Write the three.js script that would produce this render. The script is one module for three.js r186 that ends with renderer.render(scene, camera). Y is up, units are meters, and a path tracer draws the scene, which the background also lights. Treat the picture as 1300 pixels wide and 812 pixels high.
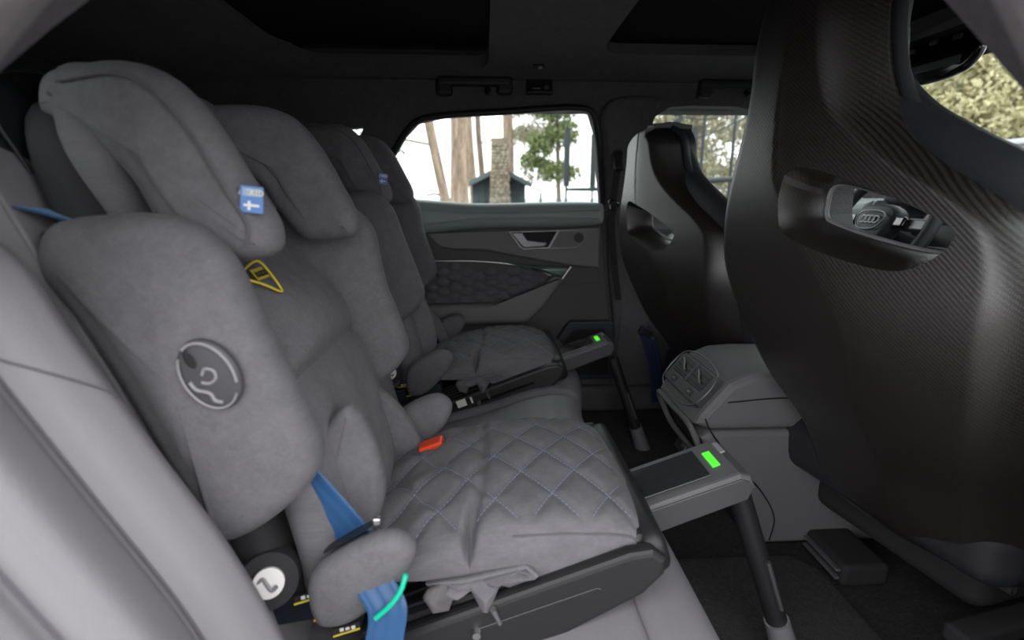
import * as THREE from 'three';
import { RoundedBoxGeometry } from 'three/addons/geometries/RoundedBoxGeometry.js';
import { mergeGeometries, mergeVertices, toCreasedNormals } from 'three/addons/utils/BufferGeometryUtils.js';
import { FontLoader } from 'three/addons/loaders/FontLoader.js';
import { TextGeometry } from 'three/addons/geometries/TextGeometry.js';
import { Brush, Evaluator, SUBTRACTION } from 'three-bvh-csg';

// ------------------------------------------------------------------ camera, sky, exposure
const scene = new THREE.Scene();
const R = THREE.MathUtils.degToRad;
const camera = new THREE.PerspectiveCamera(2 * Math.atan(406 / 650) * 180 / Math.PI, 1300 / 812, 0.02, 400);
camera.position.set(0, 0.78, 1.08);
camera.rotation.set(R(-13.6), R(-3.1), 0, 'YXZ');
camera.focus = 0.95; camera.userData.fStop = 3.2;
const renderer = new THREE.WebGLRenderer({ antialias: true });
renderer.toneMapping = THREE.LinearToneMapping;
renderer.toneMappingExposure = 2.1;
renderer.shadowMap.enabled = true;
{ // overcast sky, a little brighter overhead, with a trace of cloud
  const w = 256, h = 128, d = new Float32Array(w * h * 4);
  for (let j = 0; j < h; j++) for (let i = 0; i < w; i++) {
    const el = (j + .5) / h * Math.PI - Math.PI / 2, az = i / w * Math.PI * 2, up = Math.max(0, Math.sin(el));
    const c = 1 + .05 * Math.sin(az * 3 + el * 7) * Math.cos(el * 9 - az * 2) * Math.cos(el);
    const b = (1.5 + .35 * up) * c, k = (j * w + i) * 4;
    d[k] = b * .985; d[k + 1] = b * .98; d[k + 2] = b * 1.0; d[k + 3] = 1;
  }
  const t = new THREE.DataTexture(d, w, h, THREE.RGBAFormat, THREE.FloatType);
  t.mapping = THREE.EquirectangularReflectionMapping; t.magFilter = t.minFilter = THREE.LinearFilter; t.needsUpdate = true;
  scene.background = t; scene.environment = t;
}

// ------------------------------------------------------------------ tools
let seed = 7;
const rnd = () => { seed = (seed + 0x6D2B79F5) | 0; let t = Math.imul(seed ^ seed >>> 15, 1 | seed); t = t + Math.imul(t ^ t >>> 7, 61 | t) ^ t; return ((t ^ t >>> 14) >>> 0) / 4294967296; };
const rr = (a, b) => a + (b - a) * rnd();
const V = (x, y, z) => new THREE.Vector3(x, y, z);
const clamp = (x, a = 0, b = 1) => Math.min(b, Math.max(a, x));
const sst = (a, b, x) => { const t = clamp((x - a) / (b - a)); return t * t * (3 - 2 * t); };
function lut(...pairs) { // smooth curve through [x, y] pairs
  return x => {
    const n = pairs.length; let i = 0; while (i < n - 2 && x > pairs[i + 1][0]) i++;
    const [x0, y0] = pairs[i], [x1, y1] = pairs[i + 1], h = x1 - x0, t = clamp((x - x0) / h);
    const sl = k => (k <= 0 || k >= n - 1) ? ((pairs[Math.min(n - 1, k + 1)][1] - pairs[Math.max(0, k - 1)][1]) / (pairs[Math.min(n - 1, k + 1)][0] - pairs[Math.max(0, k - 1)][0])) : (pairs[k + 1][1] - pairs[k - 1][1]) / (pairs[k + 1][0] - pairs[k - 1][0]);
    const t2 = t * t, t3 = t2 * t;
    return (2 * t3 - 3 * t2 + 1) * y0 + (t3 - 2 * t2 + t) * h * sl(i) + (-2 * t3 + 3 * t2) * y1 + (t3 - t2) * h * sl(i + 1);
  };
}
const used = {};
function numbered(n) { const k = used[n] = (used[n] ?? -1) + 1; return k ? n + '_' + String(k).padStart(3, '0') : n; }
const origins = new Map();
function thing(name, label, category, o = [0, 0, 0], group) { // geometry of its parts is given in world metres
  const g = new THREE.Group(); g.name = numbered(name); g.position.set(...o); g.userData = { label, category }; if (group) g.userData.group = group;
  scene.add(g); origins.set(g, o); return g;
}
function part(name, geo, mat, parent, label) {
  const o = origins.get(parent); if (o && geo) geo.translate(-o[0], -o[1], -o[2]);
  const m = new THREE.Mesh(geo, mat); m.name = name; m.castShadow = m.receiveShadow = true; if (label) m.userData.label = label;
  if (o) origins.set(m, o); parent.add(m); return m;
}
function single(name, geo, mat, label, category, group) {
  const m = new THREE.Mesh(geo, mat); m.name = numbered(name); m.castShadow = m.receiveShadow = true; m.userData = { label, category }; if (group) m.userData.group = group;
  geo.computeBoundingBox(); const c = geo.boundingBox.getCenter(V()); c.y = geo.boundingBox.min.y; geo.translate(-c.x, -c.y, -c.z); m.position.copy(c); origins.set(m, [c.x, c.y, c.z]);
  scene.add(m); return m;
}
function struct(name, geo, mat, parent = scene) {
  const m = new THREE.Mesh(geo, mat); m.name = name; m.castShadow = m.receiveShadow = true; if (parent === scene) m.userData.kind = 'structure'; parent.add(m); return m;
}
function dup(src, [dx, dy, dz], label) {
  const c = src.clone(); c.name = numbered(src.name.replace(/_\d{3}$/, '')); c.position.add(V(dx, dy, dz)); c.userData = { ...src.userData, label }; scene.add(c); return c;
}
function smooth(pts, n, closed = true) {
  const c = new THREE.CatmullRomCurve3(pts.map(p => V(p[0], p[1], p[2] ?? 0)), closed, 'centripetal');
  return c.getSpacedPoints(n).slice(0, closed ? n : n + 1);
}
function geom(pos, uv, idx) {
  const g = new THREE.BufferGeometry(); g.setAttribute('position', new THREE.Float32BufferAttribute(pos, 3)); g.setAttribute('uv', new THREE.Float32BufferAttribute(uv, 2)); g.setIndex(idx); g.computeVertexNormals(); return g;
}
// a stuffed shape: rounded rim, domed faces. outline in (a, b); place(a, b, c) puts it in the room
function pillow(outline, { T = .05, r = .02, bulge = .01, back = bulge, n = 96, rings = 10, sharp = false, place = (a, b, c) => [a, b, c], disp } = {}) {
  let P = sharp ? outline.map(p => V(p[0], p[1], 0)) : smooth(outline, n); n = P.length;
  let area = 0; P.forEach((p, i) => { const q = P[(i + 1) % n]; area += p.x * q.y - q.x * p.y; }); if (area < 0) P.reverse();
  const N = P.map((p, i) => { const a = P[(i + n - 1) % n], b = P[(i + 1) % n]; return V(-(b.y - a.y), b.x - a.x, 0).normalize(); });
  const cen = P.reduce((s, p) => s.add(p), V(0, 0, 0)).divideScalar(n);
  const flat = Math.max(0, T / 2 - r), pos = [], uv = [], idx = [], loops = [];
  const rows = [];
  for (let k = rings - 1; k >= 1; k--) rows.push([r, k / rings, -1]);
  for (let k = 6; k >= 0; k--) rows.push([r * (1 - Math.cos(k / 6 * Math.PI / 2)), 0, -1, r * Math.sin(k / 6 * Math.PI / 2)]);
  for (let k = 0; k <= 6; k++) rows.push([r * (1 - Math.cos(k / 6 * Math.PI / 2)), 0, 1, r * Math.sin(k / 6 * Math.PI / 2)]);
  for (let k = 1; k < rings; k++) rows.push([r, k / rings, 1]);
  const put = (a, b, c, s) => { if (disp && s > 0) c += disp(a, b); const q = place(a, b, c); pos.push(q[0], q[1], q[2]); uv.push(a, b); return pos.length / 3 - 1; };
  for (const [ins, q, s, h] of rows) loops.push(P.map((p, i) => {
    const x = p.x + N[i].x * ins, y = p.y + N[i].y * ins, k = 1 - q;
    const c = s * (flat + (h ?? r + (s > 0 ? bulge : back) * (1 - k * k)));
    return put(cen.x + (x - cen.x) * k, cen.y + (y - cen.y) * k, c, h === undefined ? s : 0);
  }));
  for (let l = 0; l < loops.length - 1; l++) for (let i = 0; i < n; i++) { const j = (i + 1) % n, A = loops[l], B = loops[l + 1]; idx.push(A[i], A[j], B[j], A[i], B[j], B[i]); }
  const c0 = put(cen.x, cen.y, -(flat + r + back), -1), c1 = put(cen.x, cen.y, flat + r + bulge, 1), F = loops[0], L = loops[loops.length - 1];
  for (let i = 0; i < n; i++) { const j = (i + 1) % n; idx.push(c0, F[j], F[i], c1, L[i], L[j]); }
  return geom(pos, uv, idx);
}
function grid(fn, nu, nv, uvf) { // open sheet
  const pos = [], uv = [], idx = [];
  for (let j = 0; j <= nv; j++) for (let i = 0; i <= nu; i++) { const p = fn(i / nu, j / nv); pos.push(p[0], p[1], p[2]); uv.push(...(uvf ? uvf(i / nu, j / nv) : [p[3] ?? p[0], p[4] ?? p[1]])); }
  for (let j = 0; j < nv; j++) for (let i = 0; i < nu; i++) { const a = j * (nu + 1) + i, b = a + 1, c = a + nu + 1, d = c + 1; idx.push(a, b, d, a, d, c); }
  return geom(pos, uv, idx);
}
function solid(f0, f1, nu, nv, uvf) { // closed body between two sheets over the same (u, v)
  const pos = [], uv = [], idx = [], W = nu + 1, S = W * (nv + 1), at = (s, i, j) => s * S + j * W + i;
  for (const f of [f0, f1]) for (let j = 0; j <= nv; j++) for (let i = 0; i <= nu; i++) { const p = f(i / nu, j / nv); pos.push(p[0], p[1], p[2]); uv.push(...(uvf ? uvf(i / nu, j / nv, p) : [p[0], p[1]])); }
  const quad = (a, b, c, d) => idx.push(a, b, c, a, c, d);
  for (let j = 0; j < nv; j++) for (let i = 0; i < nu; i++) { quad(at(0, i, j), at(0, i + 1, j), at(0, i + 1, j + 1), at(0, i, j + 1)); quad(at(1, i, j), at(1, i, j + 1), at(1, i + 1, j + 1), at(1, i + 1, j)); }
  for (let i = 0; i < nu; i++) { quad(at(0, i, 0), at(1, i, 0), at(1, i + 1, 0), at(0, i + 1, 0)); quad(at(0, i + 1, nv), at(1, i + 1, nv), at(1, i, nv), at(0, i, nv)); }
  for (let j = 0; j < nv; j++) { quad(at(0, 0, j + 1), at(1, 0, j + 1), at(1, 0, j), at(0, 0, j)); quad(at(0, nu, j), at(1, nu, j), at(1, nu, j + 1), at(0, nu, j + 1)); }
  return geom(pos, uv, idx);
}
function tube(pts, r, seg = 40, closed = false, radial = 8) {
  return new THREE.TubeGeometry(new THREE.CatmullRomCurve3(pts.map(p => V(...p)), closed, 'centripetal'), seg, r, radial, closed);
}
function capped(pts, r0, r1, seg = 12) { // tapered straight rod
  const a = V(...pts[0]), b = V(...pts[1]), L = a.distanceTo(b), g = new THREE.CylinderGeometry(r1, r0, L, seg);
  g.translate(0, L / 2, 0); g.applyQuaternion(new THREE.Quaternion().setFromUnitVectors(V(0, 1, 0), b.clone().sub(a).normalize())); g.translate(a.x, a.y, a.z); return g;
}
function box(w, h, d, r, [x, y, z], rot = [0, 0, 0]) {
  const g = new RoundedBoxGeometry(w, h, d, 3, Math.min(r, w / 2.01, h / 2.01, d / 2.01)); g.applyMatrix4(new THREE.Matrix4().makeRotationFromEuler(new THREE.Euler(...rot))); g.translate(x, y, z); return g;
}
function plate(outline, z0, depth, bevel = .002, sm = 0, holes = []) { // flat part in a plane z = z0, growing towards +z
  const mk = o => (sm ? smooth(o, sm) : o.map(p => V(p[0], p[1], 0))).map(p => new THREE.Vector2(p.x, p.y));
  const s = new THREE.Shape(mk(outline)); for (const h of holes) s.holes.push(new THREE.Path(mk(h)));
  const g = new THREE.ExtrudeGeometry(s, { depth: Math.max(.0005, depth - 2 * bevel), bevelEnabled: bevel > 0, bevelThickness: bevel, bevelSize: bevel, bevelOffset: -bevel, bevelSegments: 3 });
  g.translate(0, 0, z0 + bevel); return g;
}
const move = (g, f) => { const p = g.attributes.position; for (let i = 0; i < p.count; i++) { const q = f(p.getX(i), p.getY(i), p.getZ(i)); p.setXYZ(i, q[0], q[1], q[2]); } g.computeVertexNormals(); return g; };
function ribbon(path, width, w, t = .0012, n = 60) { // woven belt: path points, width direction per point
  const c = new THREE.CatmullRomCurve3(path.map(p => V(...p)), false, 'centripetal'), wc = new THREE.CatmullRomCurve3(width.map(p => V(...p)), false, 'centripetal');
  const f = s => (u, v) => { const p = c.getPoint(v), d = wc.getPoint(v).normalize(), tg = c.getTangent(v), nn = V().crossVectors(d, tg).normalize(); p.addScaledVector(d, (u - .5) * w).addScaledVector(nn, s * t + .0006 * Math.sin(u * 6.283 * 3)); return [p.x, p.y, p.z]; };
  const L = c.getLength(); return solid(f(1), f(-1), 12, n, (u, v) => [u * w, v * L]);
}
const merge = gs => { const l = gs.map(g => g.index ? g.toNonIndexed() : g); l.forEach(g => { for (const k of Object.keys(g.attributes)) if (!['position', 'normal', 'uv'].includes(k)) g.deleteAttribute(k); }); return mergeGeometries(l); };
const cut = (g, ...tools) => { const ev = new Evaluator(); ev.useGroups = false; ev.attributes = ['position', 'normal', 'uv']; let a = new Brush(g); a.updateMatrixWorld(); for (const t of tools) { const b = new Brush(t); b.updateMatrixWorld(); a = ev.evaluate(a, b, SUBTRACTION); } return a.geometry; };

// ------------------------------------------------------------------ materials
function texture(n, f, srgb, size) { // f(u, v) -> grey or [r, g, b] in 0..1, tileable over size metres
  const d = new Uint8Array(n * n * 4);
  for (let j = 0; j < n; j++) for (let i = 0; i < n; i++) { const c = f(i / n, j / n), k = (j * n + i) * 4; for (let q = 0; q < 3; q++) d[k + q] = 255 * clamp(Array.isArray(c) ? c[q] : c); d[k + 3] = 255; }
  const t = new THREE.DataTexture(d, n, n); t.wrapS = t.wrapT = THREE.RepeatWrapping; t.magFilter = THREE.LinearFilter; t.minFilter = THREE.LinearMipmapLinearFilter; t.generateMipmaps = true;
  if (srgb) t.colorSpace = THREE.SRGBColorSpace; t.repeat.set(1 / size, 1 / size); t.needsUpdate = true; return t;
}
function noiseField(cells, s0) {
  const v = []; let s = s0; for (let i = 0; i < cells * cells; i++) { s = (s * 1664525 + 1013904223) >>> 0; v.push(s / 4294967296); }
  return (u, w) => { const x = u * cells, y = w * cells, i = Math.floor(x), j = Math.floor(y), a = x - i, b = y - j, sa = a * a * (3 - 2 * a), sb = b * b * (3 - 2 * b), g = (p, q) => v[((q % cells + cells) % cells) * cells + ((p % cells) + cells) % cells]; return (g(i, j) * (1 - sa) + g(i + 1, j) * sa) * (1 - sb) + (g(i, j + 1) * (1 - sa) + g(i + 1, j + 1) * sa) * sb; };
}
const n8 = noiseField(8, 3), n24 = noiseField(24, 5), n64 = noiseField(64, 9), n128 = noiseField(128, 11), n200 = noiseField(200, 13);
const T = {
  suede: texture(512, (u, v) => { const k = .93 + .05 * (n8(u, v) - .5) + .06 * (n24(u, v) - .5) + .05 * (n64(u, v) - .5) + .06 * (n200(u, v) - .5); return [k, k * .995, k]; }, true, .35),
  suedeB: texture(512, (u, v) => .5 * n200(u, v) + .3 * n128(u, v) + .2 * n64(u, v), false, .25),
  grain: texture(512, (u, v) => { const a = n128(u, v), b = n64(u + .3, v), c = n200(v, u); return clamp(1 - Math.abs(a - .5) * 2.4) * .6 + .25 * b + .15 * c; }, false, .14),
  carpet: texture(512, (u, v) => .6 * n200(u, v) + .25 * n128(v, u) + .15 * n64(u, v), false, .16),
  carpetC: texture(256, (u, v) => { const k = .7 + .3 * n128(u, v) + .12 * (n24(u, v) - .5); return [k, k, k]; }, true, .2),
  weave: texture(256, (u, v) => { const a = u * 8, b = v * 8, i = Math.floor(a), j = Math.floor(b), over = ((i + j) % 4 + 4) % 4 < 2, x = a - i, y = b - j; const h = over ? Math.sin(Math.PI * x) : .55 * Math.sin(Math.PI * y); return h; }, false, .013),
  weaveC: texture(256, (u, v) => { const a = u * 8, b = v * 8, over = ((Math.floor(a) + Math.floor(b)) % 4 + 4) % 4 < 2; const x = over ? a % 1 : b % 1; const k = (over ? .70 : .32) + .08 * Math.sin(Math.PI * x); return [k, k * .97, k * .95]; }, true, .013),
  webbing: texture(128, (u, v) => { const k = .75 + .15 * Math.sin(u * 6.283 * 16) * Math.sin(v * 6.283 * 16) + .08 * Math.sin(u * 6.283 * 16); return [k, k, k]; }, true, .03),
  bark: texture(256, (u, v) => { const k = .65 + .3 * n24(u * 1, v * .25) + .2 * (n64(u, v * .5) - .5); return [k, k * .95, k * .9]; }, true, 1),
  earth: texture(256, (u, v) => { const k = .6 + .3 * n24(u, v) + .2 * n64(u, v); return [k, k, k]; }, true, 3),
};
const C = (r, g, b) => new THREE.Color().setRGB(r, g, b);
const std = (o) => new THREE.MeshStandardMaterial(o), phy = (o) => new THREE.MeshPhysicalMaterial(o);
const M = {
  suede: phy({ color: C(.155, .153, .163), roughness: .95, map: T.suede, bumpMap: T.suedeB, bumpScale: .0003, sheen: .25, sheenRoughness: .6, sheenColor: C(.5, .48, .5) }),
  suedeDark: phy({ color: C(.12, .115, .118), roughness: .95, map: T.suede, bumpMap: T.suedeB, bumpScale: .0003 }),
  leather: phy({ color: C(.215, .208, .222), roughness: .45, bumpMap: T.grain, bumpScale: .0003 }),
  leatherDark: phy({ color: C(.028, .029, .033), roughness: .45, bumpMap: T.grain, bumpScale: .0003 }),
  leatherBlue: phy({ color: C(.03, .033, .040), roughness: .5, bumpMap: T.grain, bumpScale: .0003 }),
  doorLeather: phy({ color: C(.28, .325, .315), roughness: .42, bumpMap: T.grain, bumpScale: .0002 }),
  doorGrey: std({ color: C(.19, .18, .18), roughness: .7, bumpMap: T.grain, bumpScale: .0002 }),
  doorDark: std({ color: C(.085, .08, .083), roughness: .75, bumpMap: T.grain, bumpScale: .0002 }),
  hex: phy({ color: C(.14, .135, .155), roughness: .9, map: T.suede, bumpMap: T.suedeB, bumpScale: .0004 }),
  headliner: std({ color: C(.11, .105, .112), roughness: 1, map: T.suede, bumpMap: T.suedeB, bumpScale: .0005 }),
  pillar: std({ color: C(.17, .158, .165), roughness: .8, map: T.suede, bumpMap: T.suedeB, bumpScale: .0004 }),
  carbon: phy({ color: C(.060, .052, .049), roughness: .36, map: T.weaveC, bumpMap: T.weave, bumpScale: .0001, ior: 1.95 }),
  black: std({ color: C(.014, .014, .016), roughness: .5 }),
  blackRough: std({ color: C(.02, .02, .022), roughness: .85 }),
  blackGloss: phy({ color: C(.008, .008, .009), roughness: .12, clearcoat: 1, clearcoatRoughness: .05 }),
  roofGlass: phy({ color: C(.006, .006, .007), roughness: .9, specularIntensity: .15 }),
  grey: std({ color: C(.10, .10, .105), roughness: .5 }),
  greyLight: std({ color: C(.26, .255, .265), roughness: .45 }),
  consoleGrey: phy({ color: C(.15, .149, .153), roughness: .6, bumpMap: T.grain, bumpScale: .0003 }),
  silver: std({ color: C(.55, .55, .56), roughness: .3, metalness: 1 }),
  satin: std({ color: C(.2, .2, .21), roughness: .4, metalness: .8 }),
  plateGrey: std({ color: C(.075, .075, .08), roughness: .42, metalness: .3 }),
  white: std({ color: C(.75, .74, .72), roughness: .5 }),
  yellow: std({ color: C(.75, .6, .03), roughness: .8 }),
  tape: std({ color: C(.8, .8, .76), roughness: .8 }),
  flagBlue: std({ color: C(.12, .25, .55), roughness: .7 }),
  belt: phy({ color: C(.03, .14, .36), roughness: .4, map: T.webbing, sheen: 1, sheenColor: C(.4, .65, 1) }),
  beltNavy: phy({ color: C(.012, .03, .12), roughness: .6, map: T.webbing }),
  stitch: std({ color: C(.22, .25, .38), roughness: .8 }),
  stitchGrey: std({ color: C(.10, .098, .11), roughness: .8 }),
  red: std({ color: C(.8, .07, .02), roughness: .4 }),
  green: std({ color: C(.01, .32, .14), roughness: .45 }),
  teal: std({ color: C(.0, .5, .3), roughness: .4 }),
  indicator: std({ color: C(.05, .5, .03), roughness: .4, emissive: C(.08, .75, .03), emissiveIntensity: .5 }),
  display: phy({ color: C(.03, .032, .035), roughness: .08, clearcoat: 1 }),
  carpet: std({ color: C(.04, .039, .041), roughness: 1, map: T.carpetC, bumpMap: T.carpet, bumpScale: .003 }),
  mat: std({ color: C(.055, .055, .057), roughness: 1, map: T.carpetC, bumpMap: T.carpet, bumpScale: .002 }),
  glass: phy({ color: C(.80, .86, .83), roughness: 0, transmission: 1, thickness: 0, ior: 1.5, side: THREE.DoubleSide }),
  shell: std({ color: C(.06, .06, .065), roughness: .7 }),
  trunk: std({ color: C(.52, .44, .37), roughness: 1, map: T.bark }),
  trunkGrey: std({ color: C(.34, .30, .26), roughness: 1, map: T.bark }),
  branch: std({ color: C(.22, .18, .15), roughness: 1 }),
  needle: phy({ color: C(.23, .29, .10), roughness: .9, transmission: .3, thickness: 0 }),
  needlePale: phy({ color: C(.36, .34, .22), roughness: .9, transmission: .3, thickness: 0 }),
  leafYellow: phy({ color: C(.74, .70, .45), roughness: .9, transmission: .3, thickness: 0 }),
  ground: std({ color: C(.26, .25, .24), roughness: 1, map: T.earth }),
  paving: std({ color: C(.42, .41, .41), roughness: .95, map: T.earth }),
  water: std({ color: C(.25, .31, .33), roughness: .6 }),
  cabin: std({ color: C(.045, .062, .068), roughness: .8 }),
  cabinRoof: std({ color: C(.10, .13, .13), roughness: .7 }),
  net: std({ color: C(.02, .04, .04), roughness: .9 }),
  pole: std({ color: C(.02, .028, .03), roughness: .5 }),
  hill: std({ color: C(.30, .33, .34), roughness: 1 }),
};
const stone = [[.42, .35, .26], [.5, .43, .33], [.33, .28, .22], [.56, .5, .4]].map(c => std({ color: C(...c), roughness: 1, map: T.earth }));
const mortar = std({ color: C(.25, .21, .16), roughness: 1 });

// ------------------------------------------------------------------ the car body (setting)
// floor
struct('floor', merge([box(2.9, .06, 1.56, .01, [.3, -.03, 0]), box(.8, .14, .18, .03, [1.0, .06, 0])]), M.carpet);
// headliner with two glass roof openings
const roofY = lut([-.86, 1.0], [-.70, 1.065], [-.62, 1.115], [-.52, 1.155], [-.4, 1.175], [0, 1.185], [.4, 1.175], [.52, 1.155], [.62, 1.115], [.70, 1.065], [.86, 1.0]);
const rectHole = (x0, x1, z0, z1, r) => { const s = new THREE.Shape(); s.moveTo(x0 + r, z0); s.lineTo(x1 - r * .4, z0); s.quadraticCurveTo(x1, z0, x1, z0 + r * .4); s.lineTo(x1, z1 - r * .4); s.quadraticCurveTo(x1, z1, x1 - r * .4, z1); s.lineTo(x0 + r, z1); s.quadraticCurveTo(x0 + r * .2, z1, x0, z1 - r * 1.2); s.lineTo(x0, z0 + r * 1.2); s.quadraticCurveTo(x0 + r * .2, z0, x0 + r, z0); const g = new THREE.ExtrudeGeometry(s, { depth: .3, bevelEnabled: false, curveSegments: 12 }); g.rotateX(-Math.PI / 2); g.translate(0, 1.05, 0); return g; };
const headliner = solid((u, v) => { const x = -1.3 + u * 2.5, z = -.74 + v * 1.48; return [x, roofY(z) - .06 * sst(-.5, -1.3, x) - .04 * sst(.9, 1.2, x), z]; }, (u, v) => { const x = -1.3 + u * 2.5, z = -.74 + v * 1.48; return [x, roofY(z) + .035, z]; }, 50, 60, (u, v) => [u * 2.5, v * 1.48]);
const ceiling = struct('ceiling', cut(headliner, rectHole(-.56, .02, -.555, .555, .11), rectHole(.335, 1.05, -.47, .47, .05)), M.headliner);
struct('roof_glass', box(.70, .008, 1.14, .003, [-.265, 1.198, 0]), M.roofGlass, ceiling);
struct('roof_glass', box(.80, .008, 1.02, .003, [.70, 1.198, 0]), M.roofGlass, ceiling);
struct('roof_skin', solid((u, v) => { const z = -.80 + v * 1.60; return [-1.4 + u * 2.65, roofY(z) + .06, z]; }, (u, v) => { const z = -.80 + v * 1.60; return [-1.4 + u * 2.65, roofY(z) + .064, z]; }, 4, 40), M.shell, ceiling);
// side walls: lower plate upright, upper plate leaning in; s = -1 far (left) side, +1 near (right) side
const lean = s => (x, y, z) => [x, y, s * (.74 + (z) - Math.max(0, y - .75) * .387)];
const win1 = [[-.40, .745], [-.355, .82], [-.285, .915], [-.247, .967], [-.204, 1.005], [-.129, 1.021], [.068, 1.034], [.303, 1.046], [.34, 1.036], [.363, .986], [.413, .745]];
const win2 = [[.515, .745], [.525, .90], [.535, .976], [.551, 1.026], [.591, 1.053], [.667, 1.058], [.809, 1.056], [.95, 1.03], [1.15, .95], [1.32, .84], [1.42, .745]];
const quarter = [[-.95, .80], [-.90, .92], [-.74, .97], [-.46, .984], [-.372, .992], [-.395, .95], [-.47, .82]];
const upper = (holes) => plate([[-1.35, .72], [-1.35, 1.12], [1.0, 1.12], [1.75, .80], [1.75, .72]], 0, .05, 0, 0, holes);
const fine = g => g;
const wallL = struct('wall_left', move(upper([win1, win2, quarter]), lean(-1)), M.headliner);
struct('lower_panel', box(3.1, .80, .05, .005, [.2, .34, -.775]), M.doorDark, wallL);
struct('sill_trim', box(2.4, .12, .07, .02, [.35, .03, -.72]), M.doorDark, wallL);
const pane = (o, s) => { const g = new THREE.ShapeGeometry(new THREE.Shape(o.map(p => new THREE.Vector2(p[0] + (p[0] - .1) * 0, p[1])))); return move(g, (x, y) => [x, y, s * (.765 - Math.max(0, y - .75) * .387)]); };
struct('window_1', pane(win1, -1), M.glass);
struct('window_2', pane(win2, -1), M.glass);
struct('window_3', pane(quarter, -1), M.glass);
// near side: rear quarter, roof rail, front door with its window, sill
const openR = [[-1.35, .72], [-1.35, 1.12], [1.0, 1.12], [1.75, .80], [1.75, .72], [.50, .72], [.42, .82], [.355, .905], [.29, .99], [.20, 1.055], [.0, 1.06], [-.10, 1.04], [-.20, .965], [-.285, .89], [-.345, .83], [-.44, .72]];
const wallR = struct('wall_right', move(plate(openR, 0, .05, 0, 0, [win2, quarter]), lean(1)), M.headliner);
struct('lower_panel', merge([box(1.05, .80, .05, .005, [-.90, .34, .775]), box(1.25, .80, .05, .005, [1.175, .34, .775]), box(.6, .08, .12, .02, [.1, -.02, .77])]), M.doorDark, wallR);
struct('window_4', pane(win2, 1), M.glass);
struct('window_5', pane(quarter, 1), M.glass);
// back and front
struct('wall_back', merge([box(.05, 1.2, 1.6, .01, [-1.32, .55, 0]), box(.7, .04, 1.5, .01, [-1.0, .45, 0])]), M.shell);
struct('wall_front', box(.05, .80, 1.6, .01, [1.78, .36, 0]), M.shell);
struct('window_6', grid((u, v) => [1.18 + v * .60, 1.145 - v * .38, -.66 - .08 * v + u * (1.32 + .16 * v)], 1, 1), M.glass);
struct('trim_1', merge([capped([[1.18, 1.13, -.66], [1.80, .75, -.76]], .035, .04), capped([[1.18, 1.13, .66], [1.80, .75, .76]], .035, .04), box(.09, .03, 1.36, .012, [1.17, 1.135, 0], [0, 0, -.35])]), M.headliner);
// pillars framing the open near door
{
  const sec = (pts, w, d, name) => { const c = new THREE.CatmullRomCurve3(pts.map(p => V(...p)), false, 'centripetal');
    const g = (u, v) => { const p = c.getPoint(v), t = c.getTangent(v), side = V(t.y, -t.x, 0).normalize(), a = u * Math.PI * 2, ca = Math.cos(a), sa = Math.sin(a); const q = (x) => Math.sign(x) * Math.pow(Math.abs(x), .6); return [p.x + side.x * q(ca) * w, p.y + side.y * q(ca) * w, p.z + q(sa) * d, u * .2, v]; };
    return grid(g, 28, 40); };
  const p1 = struct('trim_2', sec([[-0.590, .50, .78], [-0.490, .68, .78], [-0.392, .786, .78], [-0.308, .866, .78], [-0.266, .906, .78], [-0.200, .968, .775], [-0.100, 1.055, .75], [0.060, 1.09, .72]], .05, .022), M.pillar);
  struct('door_seal', tube([[-0.510, .65, .80], [-0.392, .790, .802], [-0.308, .870, .802], [-0.205, .968, .797], [-0.100, 1.06, .77]], .005, 40), M.black, p1);
  struct('trim_3', sec([[0.150, 1.09, .72], [0.220, 1.055, .75], [0.285, .972, .775], [0.336, .909, .78], [0.382, .853, .78], [0.450, .77, .78], [0.530, .64, .78], [0.570, .35, .78], [0.580, .02, .78]], .05, .022), M.pillar);
}

// ------------------------------------------------------------------ far rear door and its trim
const door = new THREE.Group(); door.name = 'door_1'; door.userData.kind = 'structure'; scene.add(door);
const dz = (a, z) => a.map(p => [p[0], p[1], z]);
const dp = (n, g, m, label) => { const k = struct(n, g, m, door); if (label) k.userData.label = label; return k; };
dp('door_panel', plate([[-.42, .08], [-.42, .735], [.405, .742], [.425, .55], [.455, .36], [.475, .08]], -.755, .035, .008), M.doorDark);
dp('sill_pad', pillow([[-.42, .665], [-.42, .752], [.0, .756], [.396, .757], [.412, .75], [.413, .69], [.40, .683], [0, .672]], { T: .06, r: .028, bulge: .004, n: 160, place: (a, b, c) => [a, b, -.715 + c] }), M.doorLeather);
dp('upper_trim', plate([[-.20, .655], [.0, .662], [.402, .674], [.405, .535], [.30, .545], [.208, .56], [.0, .60], [-.105, .602], [-.15, .61]], -.725, .018, .005), M.doorGrey);
dp('lower_band', plate([[-.42, .66], [-.19, .655], [-.145, .605], [-.1, .598], [.0, .596], [.208, .556], [.30, .54], [.405, .53], [.415, .48], [.30, .47], [.2, .50], [-.42, .545]], -.73, .016, .004), M.doorDark);
const hb = dp('handle_bezel', plate([[.083, .662], [.389, .671], [.372, .65], [.332, .606], [.318, .602], [.137, .598], [.122, .606]], -.708, .008, .002), M.satin, 'satin metal bezel');
const hin = dp('bezel_panel', plate([[.262, .662], [.378, .666], [.362, .645], [.326, .610], [.312, .607], [.23, .605]], -.703, .006, .001), M.doorGrey);
dp('handle_recess', plate([[.095, .658], [.252, .662], [.222, .608], [.14, .604], [.128, .61]], -.7035, .005, .001), M.blackRough, 'dark hollow behind the lever');
dp('door_lever', plate([[.092, .658], [.13, .660], [.148, .634], [.213, .626], [.216, .618], [.205, .610], [.14, .606], [.128, .613]], -.70, .018, .004), M.satin, 'satin metal lever');
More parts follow.
